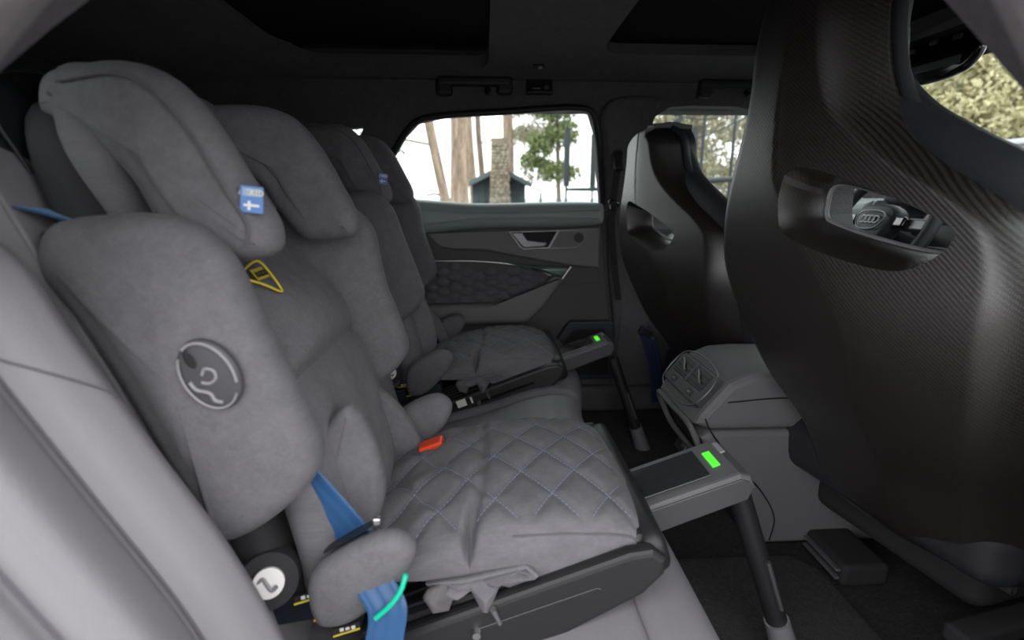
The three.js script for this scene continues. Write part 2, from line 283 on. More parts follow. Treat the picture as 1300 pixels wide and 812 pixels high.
{ const g = new THREE.CylinderGeometry(.017, .017, .004, 28); g.rotateX(Math.PI / 2); g.translate(.328, .640, -.696); struct('tweeter_grille', g, M.black, hin); }
dp('chrome_strip', tube(dz([[-.42, .570], [-.163, .562], [-.041, .561], [.069, .552], [.152, .537], [.235, .509]], -.698), .0035, 60), M.silver, 'thin bright strip');
dp('trim_blade', pillow([[.06, .556], [.151, .547], [.300, .538], [.29, .52], [.273, .503], [.234, .510], [.152, .537]], { T: .02, r: .006, bulge: .002, sharp: true, place: (a, b, c) => [a, b, -.70 + c] }), phy({ color: C(.12, .17, .15), roughness: .25, metalness: .6 }), 'greenish satin blade');
dp('chrome_tip', tube(dz([[.303, .540], [.285, .515], [.270, .492]], -.692), .004, 8), M.silver);
const inlayPoly = [[-.42, .565], [-.19, .554], [-.041, .553], [.083, .544], [.236, .503], [.15, .412], [.040, .412], [-.42, .404]];
dp('inlay_base', plate(inlayPoly, -.725, .010, .002), M.hex);
{ // quilted hexagons of the inlay, each its own pillow
  const r = .0255, sx = 1.1, sy = .8, inside = (x, y, m) => { let ok = true; const P = inlayPoly, n = P.length; let c = false; for (let i = 0, j = n - 1; i < n; j = i++) { if ((P[i][1] > y) !== (P[j][1] > y) && x < (P[j][0] - P[i][0]) * (y - P[i][1]) / (P[j][1] - P[i][1]) + P[i][0]) c = !c; const dx = P[j][0] - P[i][0], dy = P[j][1] - P[i][1], t = clamp(((x - P[i][0]) * dx + (y - P[i][1]) * dy) / (dx * dx + dy * dy)); if (Math.hypot(x - P[i][0] - t * dx, y - P[i][1] - t * dy) < m) ok = false; } return c && ok; };
  const hexg = pillow([...Array(6)].map((_, k) => [Math.cos(k * Math.PI / 3) * r * sx * .97, Math.sin(k * Math.PI / 3) * r * sy * .97]), { T: .006, r: .003, bulge: .009, sharp: true, rings: 5 });
  for (let i = -12; i < 8; i++) for (let j = -5; j < 6; j++) {
    const x = .02 + i * r * 1.5 * sx, y = .485 + (j + (i & 1) / 2) * r * 1.732 * sy;
    if (!inside(x, y, .014)) continue; const m = struct('quilt_hexagon', hexg, M.hex, door); m.position.set(x, y, -.714);
  }
}
dp('armrest', pillow([[-.42, .345], [-.42, .412], [-.185, .410], [.137, .416], [.155, .425], [.240, .512], [.275, .497], [.21, .405], [.155, .350], [.13, .340], [-.1, .338]], { T: .075, r: .022, bulge: .002, sharp: true, rings: 4, place: (a, b, c) => [a, b, -.70 + c] }), M.doorGrey);
dp('grip_slot', box(.09, .012, .03, .005, [.11, .419, -.685]), M.black);
dp('pocket_rim', plate([[.20, .12], [.235, .24], [.298, .335], [.31, .342], [.452, .342], [.468, .33], [.478, .12]], -.725, .03, .008, 0, [[[.225, .13], [.255, .235], [.312, .318], [.44, .320], [.455, .215], [.46, .13]]]), M.leatherBlue);
dp('pocket_hollow', plate([[.22, .12], [.25, .24], [.31, .325], [.45, .325], [.465, .12]], -.722, .006, .001), M.blackRough);
dp('window_seal', tube([[-.40, .75], [-.355, .82], [-.285, .915], [-.247, .967], [-.204, 1.005], [-.129, 1.021], [.068, 1.034], [.303, 1.046], [.34, 1.036], [.363, .986], [.413, .75]].map(([x, y]) => [x, y, -.725 + (y - .75) * .387]), .010, 90), M.black);
// front left door
const door2 = new THREE.Group(); door2.name = 'door_2'; door2.userData.kind = 'structure'; scene.add(door2);
struct('door_panel', plate([[.52, .08], [.50, .735], [1.60, .735], [1.60, .08]], -.75, .03, .008), M.doorDark, door2);
struct('sill_pad', pillow([[.51, .68], [.51, .752], [1.0, .753], [1.5, .752], [1.5, .68], [1.0, .68]], { T: .06, r: .028, bulge: .003, n: 120, place: (a, b, c) => [a, b, -.715 + c] }), M.doorLeather, door2);
struct('armrest', box(.7, .07, .08, .025, [1.0, .47, -.70]), M.doorGrey, door2);
// B pillar between the doors
const bp = struct('trim_4', pillow([[.402, 1.07], [.372, 1.03], [.385, .95], [.425, .75], [.445, .52], [.47, .33], [.49, .02], [.64, .02], [.60, .33], [.55, .55], [.515, .75], [.52, .95], [.545, 1.04], [.56, 1.07]], { T: .05, r: .015, bulge: .006, sharp: false, n: 130, place: (a, b, c) => [a, b, -.735 + c + Math.max(0, b - .75) * .36] }), M.headliner);
// ------------------------------------------------------------------ roof fittings
function grabHandle(x0, x1, label) {
  const t = thing('grab_handle', label, 'handle', [(x0 + x1) / 2, 1.10, -.635], undefined), L = x1 - x0;
  part('grip', merge([box(L, .032, .028, .012, [(x0 + x1) / 2, 1.118, -.600]), box(.05, .055, .05, .012, [x0 + .022, 1.103, -.612]), box(.05, .055, .05, .012, [x1 - .022, 1.107, -.612])]), M.black, t);
  part('coat_hook', merge([capped([[x1 - .075, 1.10, -.61], [x1 - .075, 1.085, -.59]], .006, .008), capped([[x1 - .075, 1.085, -.59], [x1 - .07, 1.09, -.578]], .008, .007)]), M.black, t);
}
grabHandle(-.137, .090, 'black roof grab handle with coat hook above the rear side window');
grabHandle(.672, .90, 'black roof grab handle above the front side window');
{ const t = thing('reading_light', 'small square black reading light in the roof beside the rear grab handle', 'light', [.174, 1.10, -.62]);
  part('housing', box(.082, .052, .018, .006, [.174, 1.104, -.598], [-.45, 0, 0]), M.black, t); part('lens', box(.03, .012, .006, .003, [.165, 1.100, -.587], [-.45, 0, 0]), M.blackGloss, t); part('switch_button', box(.014, .012, .008, .003, [.195, 1.100, -.586], [-.45, 0, 0]), M.grey, t); }
{ const t = thing('roof_hook', 'tiny dark clip with a bright catch on the grey headliner', 'clip', [.165, 1.14, -.54]);
  part('clip_base', box(.035, .008, .014, .004, [.165, 1.147, -.535], [-.35, 0, 0]), M.black, t); part('clip_catch', box(.012, .008, .006, .002, [.169, 1.142, -.526]), M.silver, t); }

// ------------------------------------------------------------------ rear bench
const bench = thing('rear_bench', 'grey leather rear bench seat under and behind the two child seats', 'seat', [0, .03, 0]);
const benchTop = lut([-.42, .20], [-.2, .195], [0, .235], [.12, .268], [.2, .285], [.24, .282]);
part('bench_cushion', solid((u, v) => { // top and rolled front
  const z = -.715 + v * 1.40, f = -.055 + .048 * sst(.05, .40, Math.abs(z)) , side = Math.exp(-(((Math.abs(z) - .17) / .012) ** 2));
  let x, y; const k = u / .72;
  if (u < .72) { x = -.42 + k * .66; y = benchTop(x) ; x += f * sst(-.1, .24, x); } else { const a = (u - .72) / .28 * 2.2; x = .24 + f + .055 * Math.sin(a); y = .282 - .055 * (1 - Math.cos(a)) - .12 * sst(1.2, 2.2, a); }
  y -= .012 * side + .012 * Math.exp(-(((x - .19 - f) / .008) ** 2)) * .35; return [x, y, z]; }, (u, v) => [-.42 + u * .66, .03, -.715 + v * 1.40], 70, 140, (u, v) => [u * .9, v * 1.4]), M.leather, bench);
part('bench_stitching', tube([...Array(30)].map((_, i) => { const z = .20 + i / 29 * .48, f = -.055 + .048 * sst(.05, .40, z); return [.19 + f, benchTop(.19 + f * .0) + .002, z]; }), .0012, 60), M.stitchGrey, bench);
{ // backrest: gentle lumbar, a middle section between the places
  const bx = lut([.15, -.24], [.3, -.27], [.45, -.31], [.62, -.375], [.80, -.445], [.86, -.48]);
  const bump = z => .045 * Math.exp(-(((Math.abs(z - .0) - .13) / .07) ** 2)) + .02 * Math.exp(-((z / .06) ** 2)) + .05 * sst(-.60, -.70, z);
  part('backrest', solid((u, v) => { const z = -.715 + u * 1.30, y = .15 + v * .68; return [bx(y) + bump(z) * (1 - .8 * sst(.7, .83, y)) - .004 * Math.exp(-(((Math.abs(z) - .20) / .005) ** 2)), y, z]; }, (u, v) => { const z = -.715 + u * 1.30, y = .15 + v * .68; return [bx(y) - .13, y, z]; }, 130, 60, (u, v) => [u * 1.3, v * .7]), M.leather, bench);
  part('backrest_seam', merge([-.2, .2].map(zz => tube([...Array(20)].map((_, i) => { const y = .2 + i / 19 * .55; return [bx(y) + bump(zz) * (1 - .8 * sst(.7, .83, y)) + .001, y, zz]; }), .002, 40))), M.stitchGrey, bench);
  // outer bolster by the open door: long padded rolls running down the slope
  const ax = lut([0, -.435], [.05, -.402], [.12, -.382], [.25, -.354], [.45, -.304], [.7, -.242], [1, -.178]), ay = lut([0, .735], [.05, .752], [.12, .735], [.25, .665], [.45, .56], [.7, .43], [1, .24]);
  const off = lut([.575, -.12], [.60, -.06], [.625, -.010], [.65, .010], [.668, .008], [.685, -.001], [.70, -.016], [.715, -.007], [.74, .004], [.757, .006], [.772, -.002], [.785, -.012], [.80, -.010], [.83, -.02], [.86, -.06], [.88, -.13], [.89, -.2]);
  const bol = (v, z) => { const dx = .0, k = 1 - .9 * Math.exp(-v * 18), o = off(z) - .03 * Math.exp(-v * 14); return [ax(v) + o * .917, ay(v) + o * .40, z]; };
  part('side_bolster', grid((u, v) => { const z = .575 + u * .315; return bol(v, z); }, 110, 60, (u, v) => [u * .4, v * .6]), M.leather, bench);
  part('bolster_seam', merge([tube([...Array(24)].map((_, i) => { const p = bol(.0 + i / 23, .7005); return [p[0] + .003, p[1] + .002, p[2]]; }), .0012, 60), tube([...Array(24)].map((_, i) => { const p = bol(.0 + i / 23, .786); return [p[0] + .003, p[1] + .002, p[2]]; }), .0011, 60), tube([...Array(10)].map((_, i) => { const p = bol(.36 - .16 * i / 9, .648 + .052 * Math.sin(i / 9 * 1.57)); return [p[0] + .001, p[1] + .001, p[2]]; }), .0009, 20)]), M.stitchGrey, bench);
}
// car's own headrest, dark, behind the near child seat
{ const t = thing('headrest', 'dark leather rear headrest standing behind the nearest child seat', 'headrest', [-.5, .74, .42]);
  part('cushion', pillow([[.27, .77], [.25, .85], [.29, .925], [.42, .935], [.54, .925], [.575, .85], [.55, .77], [.42, .755]], { T: .11, r: .045, bulge: .012, place: (a, b, c) => [-.505 + c - (b - .8) * .25, b, a] }), phy({ color: C(.010, .011, .014), roughness: .5 }), t);
  part('seam', tube([[.29, .80], [.28, .88], [.42, .91], [.54, .88], [.53, .80]].map(([z, y]) => [-.445 - (y - .8) * .25, y, z]), .002, 40), M.black, t);
  part('post', capped([[-.52, .66, .33], [-.52, .78, .33]], .007, .007), M.satin, t); part('post', capped([[-.52, .66, .50], [-.52, .78, .50]], .007, .007), M.satin, t); }

// ------------------------------------------------------------------ child seat
const font = await new FontLoader().loadAsync('fonts/droid/droid_sans_bold.typeface.json');
const text = (s, size, depth = .0006) => { const g = new TextGeometry(s, { font, size, depth, curveSegments: 3 }); g.computeBoundingBox(); const c = g.boundingBox.getCenter(V()); g.translate(-c.x, -c.y, 0); return g; };
const seat = thing('child_seat', 'grey suede high-backed child seat with a blue-and-white tag on its headrest, nearest the open door', 'child seat', [0, .18, .385]);
const torsoO = [[-.405, .751], [-.354, .763], [-.283, .760], [-.244, .728], [-.216, .650], [-.182, .550], [-.174, .510], [-.198, .472], [-.266, .424], [-.295, .424], [-.310, .478], [-.325, .510], [-.362, .603], [-.390, .660], [-.418, .712]];
const wing = (s) => { // s = 1 near, -1 far
  const z0 = s > 0 ? .575 : .185, dx = s > 0 ? 0 : .036, dy = s > 0 ? 0 : .004;
  const w = part('torso_wing', pillow(torsoO, { T: .058, r: .026, bulge: .010, n: 120, place: (a, b, c) => [a + dx + (s < 0 ? .16 * Math.max(0, b - .62) : 0), b + dy, z0 + s * (c - .10 * Math.max(0, -.30 - a) - .05 * Math.max(0, a + .22))] }), M.suede, seat);
  part('wing_frame', pillow(torsoO.map(([a, b]) => [-.315 + (a + .29) * 1.0, .60 + (b - .60) * .93]), { T: .03, r: .012, bulge: .0, n: 90, place: (a, b, c) => [a - .008 + dx, b + dy, z0 + s * (c - .012 - .10 * Math.max(0, -.30 - a))] }), M.blackRough, w);
  if (s < 0) w.userData.far = true;
  if (s > 0) { // side-impact dial
    const e = (r0, r1) => { const o = [...Array(48)].map((_, k) => { const t = k / 48 * Math.PI * 2, x = Math.cos(t) * r1, y = Math.sin(t) * r0, c = Math.cos(.42), q = Math.sin(.42); return [-.257 + x * c - y * q, .618 + x * q + y * c]; }).map(p => [p[0], p[1]]); return o; };
    const dome = (o, zz, T, r, b, m, n, par) => part(n, pillow(o, { T, r, bulge: b, sharp: true, rings: 6, place: (a, bb, c) => [a, bb, zz + c] }), m, par);
    const dialGrey = std({ color: C(.07, .07, .076), roughness: .4 }), dial = dome(e(.036, .0265), .6105, .010, .004, .0015, dialGrey, 'side_dial', w);
    const rim = (pts, r, m) => tube(pts.map(([x, y]) => [-.257 + x, .618 + y, .6172]), r, 40);
    const oval = (r0, r1, a0, a1) => [...Array(26)].map((_, k) => { const t = a0 + (a1 - a0) * k / 25, x = Math.cos(t) * r1, y = Math.sin(t) * r0, c = Math.cos(.42), q = Math.sin(.42); return [x * c - y * q, x * q + y * c]; });
    part('dial_rim', merge([rim(oval(.033, .0235, -.5, 1.9), .0016), rim(oval(.033, .0235, 2.3, 5.4), .0012), rim([[-.017, -.006], [-.012, -.013], [.000, -.017], [.004, -.024], [.011, -.026]], .0018), rim([[-.005, .001], [-.002, .007], [.006, .005], [.007, -.002], [.001, -.007], [-.006, -.006]], .0016)]), M.greyLight, w);
    const hollow = e(.010, .006).map(([x, y]) => [x - .014, y + .016]); dome(hollow, .6145, .005, .002, 0, M.black, 'dial_notch', w);
  }
  return w;
};
wing(1); wing(-1);
const headO = [[-.440, .860], [-.430, .896], [-.380, .906], [-.334, .905], [-.299, .892], [-.267, .856], [-.237, .800], [-.214, .748], [-.219, .722], [-.261, .714], [-.296, .716], [-.330, .757], [-.352, .797], [-.392, .836]];
const head = (s) => {
  const z0 = s > 0 ? .525 : .262, dx = s > 0 ? 0 : .022;
  const pl = (a, b, c) => [a + dx, b, z0 + s * (c - .25 * Math.max(0, -.32 - a) - .7 * Math.max(0, a + .245) ** 1.3)];
  const h = part('head_wing', pillow(headO, { T: .060, r: .028, bulge: .006, n: 130, place: pl }), M.suede, seat);
  part('piping', tube([[-.40, .885], [-.334, .889], [-.303, .875], [-.276, .842], [-.250, .79], [-.232, .75], [-.236, .732]].map(([a, b]) => pl(a, b, .0322)), .0014, 60), M.suede, h);
  return h;
};
const hw1 = head(1); head(-1);
{ // woven flag tag sewn round the front edge of the near head wing
  const z = .5525, tilt = -.12, tg = part('tag', box(.021, .026, .002, .001, [-.2275, .7765, .5500], [0, .25, tilt]), M.flagBlue, hw1, 'blue and white woven tag');
  part('tag_print', merge([text('AXKID', .0058).rotateZ(tilt).translate(-.2268, .7835, .5512), box(.014, .0025, .001, .0003, [-.228, .771, .5513], [0, .25, tilt]), box(.0028, .009, .001, .0003, [-.230, .771, .5516], [0, .25, tilt])]), M.tape, hw1);
  part('tag_back', box(.016, .008, .001, .0003, [-.2268, .7835, .5505], [0, .25, tilt]), std({ color: C(.35, .45, .6), roughness: .8 }), hw1);
}
part('head_pad', pillow([[.27, .73], [.27, .90], [.40, .905], [.52, .90], [.52, .73], [.40, .72]], { T: .06, r: .025, bulge: .01, place: (a, b, c) => [-.385 + c - (b - .8) * .12, b, a] }), M.suede, seat);
part('back_shell', pillow([[.24, .30], [.22, .60], [.26, .86], [.40, .885], [.52, .86], [.56, .60], [.54, .30], [.40, .28]], { T: .05, r: .02, bulge: 0, place: (a, b, c) => [lut([.28, -.24], [.5, -.30], [.7, -.38], [.88, -.44])(b) + c, b, a] }), M.blackRough, seat);
part('head_clip', pillow([[-.408, .758], [-.412, .790], [-.400, .797], [-.385, .786], [-.374, .762]], { T: .02, r: .007, bulge: 0, n: 40, place: (a, b, c) => [a + .010, b, .515 + c] }), M.green, seat, 'green belt guide clip');
const sp = part('shoulder_pad', pillow([[.235, .56], [.225, .64], [.26, .715], [.385, .73], [.51, .715], [.545, .64], [.53, .56], [.385, .545]], { T: .07, r: .034, bulge: .02, place: (a, b, c) => [lut([.54, -.25], [.62, -.265], [.73, -.355])(b) + c, b, a] }), M.suede, seat);
{ // yellow triangle badge
  const f = p => [p[0], p[1], p[2]], x = y => -.272 - (y - .69) * .75;
  const tri = [[.485, .698], [.424, .706], [.436, .668]];
  part('triangle_badge', tube(smooth([[.487, .694], [.46, .7015], [.427, .703], [.4235, .698], [.432, .668], [.437, .6675], [.46, .68], [.485, .691]], 24).map(p => [x(p.y) + .008, p.y, p.x + .016]), .0015, 60, true), M.yellow, sp, 'yellow triangular badge');
  const g = text('AXKID', .0075); g.rotateY(Math.PI / 2); g.rotateZ(.64); g.translate(x(.69) + .0095, .6915, .466);
  const bk = box(.0012, .015, .030, .0004, [x(.69) + .0080, .6915, .466], [0, 0, .64]); part('badge_field', bk, std({ color: C(.55, .45, .04), roughness: .8 }), sp); part('badge_print', g, M.blackRough, sp);
}
const lowX = lut([.26, -.215], [.33, -.195], [.42, -.205], [.54, -.235], [.60, -.26]);
const lp = part('back_pad', pillow([[.225, .30], [.215, .45], [.24, .575], [.385, .585], [.53, .575], [.555, .45], [.545, .31], [.50, .275], [.385, .265], [.27, .275]], { T: .065, r: .03, bulge: .02, n: 110, place: (a, b, c) => [lowX(b) + c, b, a], disp: (a, b) => -.004 * Math.exp(-(((b - .47 - .25 * (a - .385)) / .006) ** 2)) + .002 * Math.sin(a * 60 + b * 30) * sst(.30, .4, b) }), M.suede, seat);
part('pad_flap', pillow([[-.275, .300], [-.255, .275], [-.225, .272], [-.16, .34], [-.13, .42], [-.165, .535], [-.20, .50], [-.235, .42], [-.270, .345]], { T: .03, r: .013, bulge: .006, place: (a, b, c) => [a, b, .50 + c - .25 * Math.max(0, a + .2)] }), M.suede, seat);
part('pad_flap', pillow([[-.31, .335], [-.29, .32], [-.26, .33], [-.24, .38], [-.25, .43], [-.285, .43], [-.31, .39]], { T: .03, r: .012, bulge: .004, place: (a, b, c) => [a, b, .47 + c] }), M.suede, seat);
part('pad_flap', pillow([[-.19, .32], [-.15, .30], [-.115, .325], [-.105, .345], [-.15, .44], [-.19, .47], [-.21, .42]], { T: .03, r: .012, bulge: .006, place: (a, b, c) => [a, b, .262 + c] }), M.suede, seat);
// quilted seat cushion
const CU = { x: .012, z: .385, A: .196, B: .165, h: .072 };
const quilt = (x, z) => { const p = .064, q1 = (x * .86 + z * .62) / p, q2 = (x * .86 - z * .62) / p, d1 = Math.abs(q1 - Math.round(q1)) * p, d2 = Math.abs(q2 - Math.round(q2)) * p; return -.0042 * Math.max(Math.exp(-((d1 / .008) ** 2)), Math.exp(-((d2 / .008) ** 2))); };
const split = z => -.004 - .020 * sst(.42, .55, z);
const cuB = x => .330 - .024 * sst(-.03, .07, x) + .016 * sst(.12, .2, x);
const topY = (x, z) => { const a = clamp(Math.abs(x - CU.x) / CU.A), b = clamp(Math.abs(z - CU.z) / CU.B), e = Math.pow(1 - a ** 12, .3) * Math.pow(1 - b ** 14, .3), sd = x - split(z);
  const crown = lut([-.19, .335], [-.12, .352], [-.04, .378], [.04, .392], [.12, .394], [.21, .388])(x) + .014 * (1 - b * b) - .014 * a ** 4 * (x > 0 ? 1 : 0);
  const q = quilt(x - .01, z - .385) * sst(1, .8, Math.max(a, b));
  const slit = -.006 * Math.exp(-((sd / .005) ** 2)) - .035 * sst(.46, .55, z) * Math.exp(-((sd / .006) ** 2));
  const wr = .003 * Math.sin(z * 70 + x * 25) * sst(0, -.1, x) + .002 * Math.sin(x * 90 - z * 20) * sst(.05, -.05, x);
  return cuB(x) + (crown + .006 - cuB(x) + q + slit + wr) * e; };
const ease = t => .5 - .5 * Math.cos(Math.PI * (.5 - .5 * Math.cos(Math.PI * t)));
const cush = part('seat_cushion', solid((u, v) => { const x = CU.x + (2 * ease(u) - 1) * CU.A, z = CU.z + (2 * ease(v) - 1) * CU.B, rx = 1 - .03 * ((2 * ease(v) - 1) ** 6); return [CU.x + (x - CU.x) * rx, topY(x, z), z]; }, (u, v) => { const x = CU.x + (2 * ease(u) - 1) * CU.A * .97, z = CU.z + (2 * ease(v) - 1) * CU.B * .97; return [x, cuB(x) - .004, z]; }, 190, 170, (u, v) => [u * .4, v * .33]), M.suede, seat);
{ // blue-grey diamond stitches, short dashes in the quilting grooves
  const dash = []; const p = .064, cap = new THREE.CapsuleGeometry(.0006, .0035, 2, 5);
  for (const s of [1, -1]) for (let k = -6; k <= 6; k++) for (let t = -.3; t < .3; t += .0062) {
    const n = V(.86, 0, .62 * s), L2 = .86 * .86 + .62 * .62, dx = n.x * k * p / L2 + .62 * s * t, dz = n.z * k * p / L2 - .86 * t, x = dx + .01, z = dz + .385;
    if (Math.abs(x - CU.x) > CU.A * .86 || Math.abs(z - CU.z) > CU.B * .86) continue;
    if (Math.abs(x - split(z)) < .008) continue;
    const y = topY(x, z), y2 = topY(x + .62 * s * .004, z - .86 * .004), g = cap.clone(); g.applyQuaternion(new THREE.Quaternion().setFromUnitVectors(V(0, 1, 0), V(.62 * s * .004, y2 - y, -.86 * .004).normalize())); g.translate(x, y + .0003, z); dash.push(g);
  }
  part('stitching', merge(dash), M.stitch, cush);
}
part('piping', tube([...Array(50)].map((_, i) => { const t = i / 49, z = CU.z + CU.B * (t < .5 ? .955 : .955 - (t - .5) * 3.6), x = t < .5 ? .03 + t * 2 * .163 : CU.x + CU.A * .955; return [x - (t > .45 && t < .55 ? .004 : 0), topY(x, z) + .0006, z]; }), .0013, 120), M.suede, cush);
const tabs = [[[-.075, .335], [-.03, .342], [.045, .352], [.060, .346], [.055, .338], [.020, .332], [-.02, .318], [-.045, .312]], [[-.030, .338], [.018, .340], [.012, .322], [.000, .300], [-.008, .300], [-.020, .318]], [[-.072, .335], [-.050, .336], [-.042, .312], [-.048, .296], [-.066, .306], [-.078, .322]]];
tabs.forEach((o, k) => part('fabric_tab', pillow(o, { T: .010, r: .004, bulge: .002, sharp: true, rings: 6, place: (a, b, c) => [a, b - .004, .552 + k * .004 + c + .008 * Math.sin(a * 130 + k * 2)] }), k === 2 ? M.suedeDark : M.suede, seat));
// hip wings
const hipO = [[-.203, .352], [-.190, .383], [-.136, .420], [-.098, .426], [-.080, .408], [-.094, .370], [-.163, .300], [-.197, .300]];
for (const s of [1, -1]) { const z0 = s > 0 ? .578 : .200, dy = s > 0 ? -.003 : .002, dx = s > 0 ? 0 : .018; part('hip_wing', pillow(hipO, { T: .036, r: .017, bulge: .004, n: 90, place: (a, b, c) => [a + dx, b + dy, z0 + c + s * (.15 * (b - .38) - .25 * (a + .15) * (s > 0 ? 0 : 1) * .3)] }), s > 0 ? M.suede : M.suede, seat); }
// black base frame, rising to the front
const sl = Math.atan2(.108, .302), ux = Math.cos(sl), uy = Math.sin(sl);
const along = (d, n, z) => [-.105 + d * ux - n * uy, .270 + d * uy + n * ux, z];
const bf = (o, z0, z1, r = .01) => { const g = plate(o, 0, z1 - z0, r, 0); return move(g, (a, b, c) => along(a, b, z0 + c)); };
const basef = part('base_frame', merge([bf([[-.06, -.05], [-.06, .0], [.31, .004], [.335, -.012], [.338, -.035], [.31, -.062], [.0, -.066]], .225, .545, .012)]), M.black, seat);
for (const z of [.545, .205]) part('side_rail', bf([[-.08, -.10], [-.08, -.002], [.29, .002], [.318, -.004], [.33, -.022], [.322, -.042], [.29, -.060], [.15, -.085], [.05, -.11]], z, z + .022, .008), M.black, seat);
for (const z of [.566, .206]) { part('rail_slot', bf([[.08, -.034], [.08, -.026], [.24, -.026], [.244, -.030], [.24, -.034]], z, z + .0025, .001), M.blackGloss, seat); }
for (const [d, m] of [[.045, M.tape], [.066, M.tape]]) for (const z of [.567, .203]) { part('level_mark', bf(d < .05 ? [[d - .018, -.026], [d - .018, -.006], [d + .008, -.006], [d + .008, -.026]] : [[d, -.026], [d, -.008], [d + .005, -.008], [d + .005, -.026]], z, z + .003, .0008), m, seat); }
part('level_mark', bf([[.058, -.026], [.058, -.014], [.063, -.014], [.063, -.026]], .203, .206, .0006), M.indicator, seat);
for (const z of [.567]) part('slider_pin', merge([capped([along(.115, -.030, z), along(.115, -.004, z + .004)], .003, .004), capped([along(.085, -.03, z), along(.085, -.03, z + .008)], .006, .005)]), M.silver, seat);
for (let k = 0; k < 4; k++) part('base_rib', bf([[-.04 + k * .0, -.002], [-.04, .004], [.29, .008], [.29, .002]], .455 + k * .022, .463 + k * .022, .002), M.black, seat);
part('front_bumper', pillow([[.225, -.035], [.228, -.018], [.385, -.016], [.545, -.016], [.556, -.03], [.54, -.075], [.385, -.078], [.235, -.075]], { T: .03, r: .012, bulge: .004, n: 90, place: (a, b, c) => along(.322 + c, b + .016, a) }), M.black, seat);
// release dial and latch arms at the back
{ const knob = part('release_dial', (() => { const g = new THREE.CylinderGeometry(.031, .034, .03, 36); g.rotateX(Math.PI / 2 - .35); g.rotateY(.35); g.translate(-.250, .356, .565); return g; })(), M.blackRough, seat);
  const face = new THREE.CylinderGeometry(.0165, .0165, .006, 32); face.rotateX(Math.PI / 2 - .35); face.rotateY(.35); face.translate(-.2445, .3615, .5805); part('dial_face', face, M.white, knob, 'white dial face');
  part('dial_grip', merge([tube([[-.255, .364, .5845], [-.2495, .3685, .5830], [-.2445, .362, .5845], [-.239, .356, .5860], [-.234, .360, .5850]], .0022, 24)]), M.greyLight, knob);
  for (let k = 0; k < 1; k++) part('latch_arm', box(.17, .035, .04, .006, [-.20, .285, .515], [0, 0, .15]), std({ color: C(.012, .016, .03), roughness: .6 }), seat);
  for (let k = 0; k < 3; k++) { const x = -.214 + k * .020, y = .318 - k * .026, z = .553 - .002 * k; part('instruction_label', merge([box(.032, .008, .004, .001, [x, y, z], [-.5, .1, .22])]), M.blackRough, seat); part('label_stripe', box(.032, .0022, .002, .0005, [x + .0006, y - .003, z + .0035], [-.5, .1, .22]), M.yellow, seat); part('label_print', merge([-.011, -.005, .002, .009].map((d, q) => box(.0048, .003 + .001 * (q % 2), .001, .0004, [x + d, y + .002 + d * .22, z + .0032], [-.5, .1, .22]))), M.tape, seat); } }
// support box with display, and the floor leg
const bxo = (d, n, z) => along(.320 + d, -.032 + n, z);
const sbx = part('support_box', move(plate([[0, -.048], [0, .0], [.158, .0], [.172, -.010], [.174, -.028], [.160, -.044]], 0, .108, .008), (a, b, c) => bxo(a, b, .345 + c)), M.grey, seat, 'dark grey support arm housing');
part('side_plate', move(plate([[.004, -.044], [.004, -.006], [.156, -.006], [.166, -.013], [.168, -.027], [.157, -.040]], 0, .004, .0015), (a, b, c) => bxo(a, b, .451 + c)), M.plateGrey, sbx, 'satin grey side plate');
part('display', box(.105, .003, .072, .001, [0, 0, 0]).rotateZ(sl).translate(...bxo(.070, .0012, .398)), M.display, sbx, 'glossy dark display window');
part('indicator_window', box(.012, .003, .040, .001, [0, 0, 0]).rotateZ(sl).translate(...bxo(.138, .0012, .397)), M.indicator, sbx, 'bright green indicator');
part('release_button', box(.008, .003, .030, .001, [0, 0, 0]).rotateZ(sl).translate(...bxo(.160, .0006, .375)), M.greyLight, sbx);
const leg = part('support_leg', capped([[.485, .06, .412], [.386, .335, .40]], .0165, .017, 20), M.black, seat);
part('leg_rail', capped([[.462, .145, .425], [.432, .23, .421]], .004, .004), M.satin, leg);
part('leg_foot', merge([capped([[.502, .012, .413], [.466, .112, .411]], .024, .0195, 24), box(.07, .012, .07, .005, [.506, .008, .413])]), std({ color: C(.25, .25, .265), roughness: .35, metalness: .4 }), leg, 'silver sleeve and foot of the leg');
// the second one on the far place, set a notch higher at the back and lower at the base
const hideFar = /side_dial|dial_rim|dial_notch|triangle_badge|badge_field|badge_print/;
const seat2 = dup(seat, [-.004, -.028, -.775], 'grey suede high-backed child seat at the far side of the bench, by the closed door');
for (const c of seat2.children) if (/torso_wing|head_wing|head_pad|shoulder_pad|head_clip|back_shell/.test(c.name)) { c.position.y += /head/.test(c.name) ? .072 : .056; c.position.x += c.name === 'torso_wing' && !c.userData.far ? .026 : -.012; }
for (const c of seat2.children) for (const k of [...c.children]) if (hideFar.test(k.name)) c.remove(k); // turned out of sight on the far seat
for (const c of [...seat.children]) if (c.name === 'level_mark') seat.remove(c); // its own marks lie below the frame

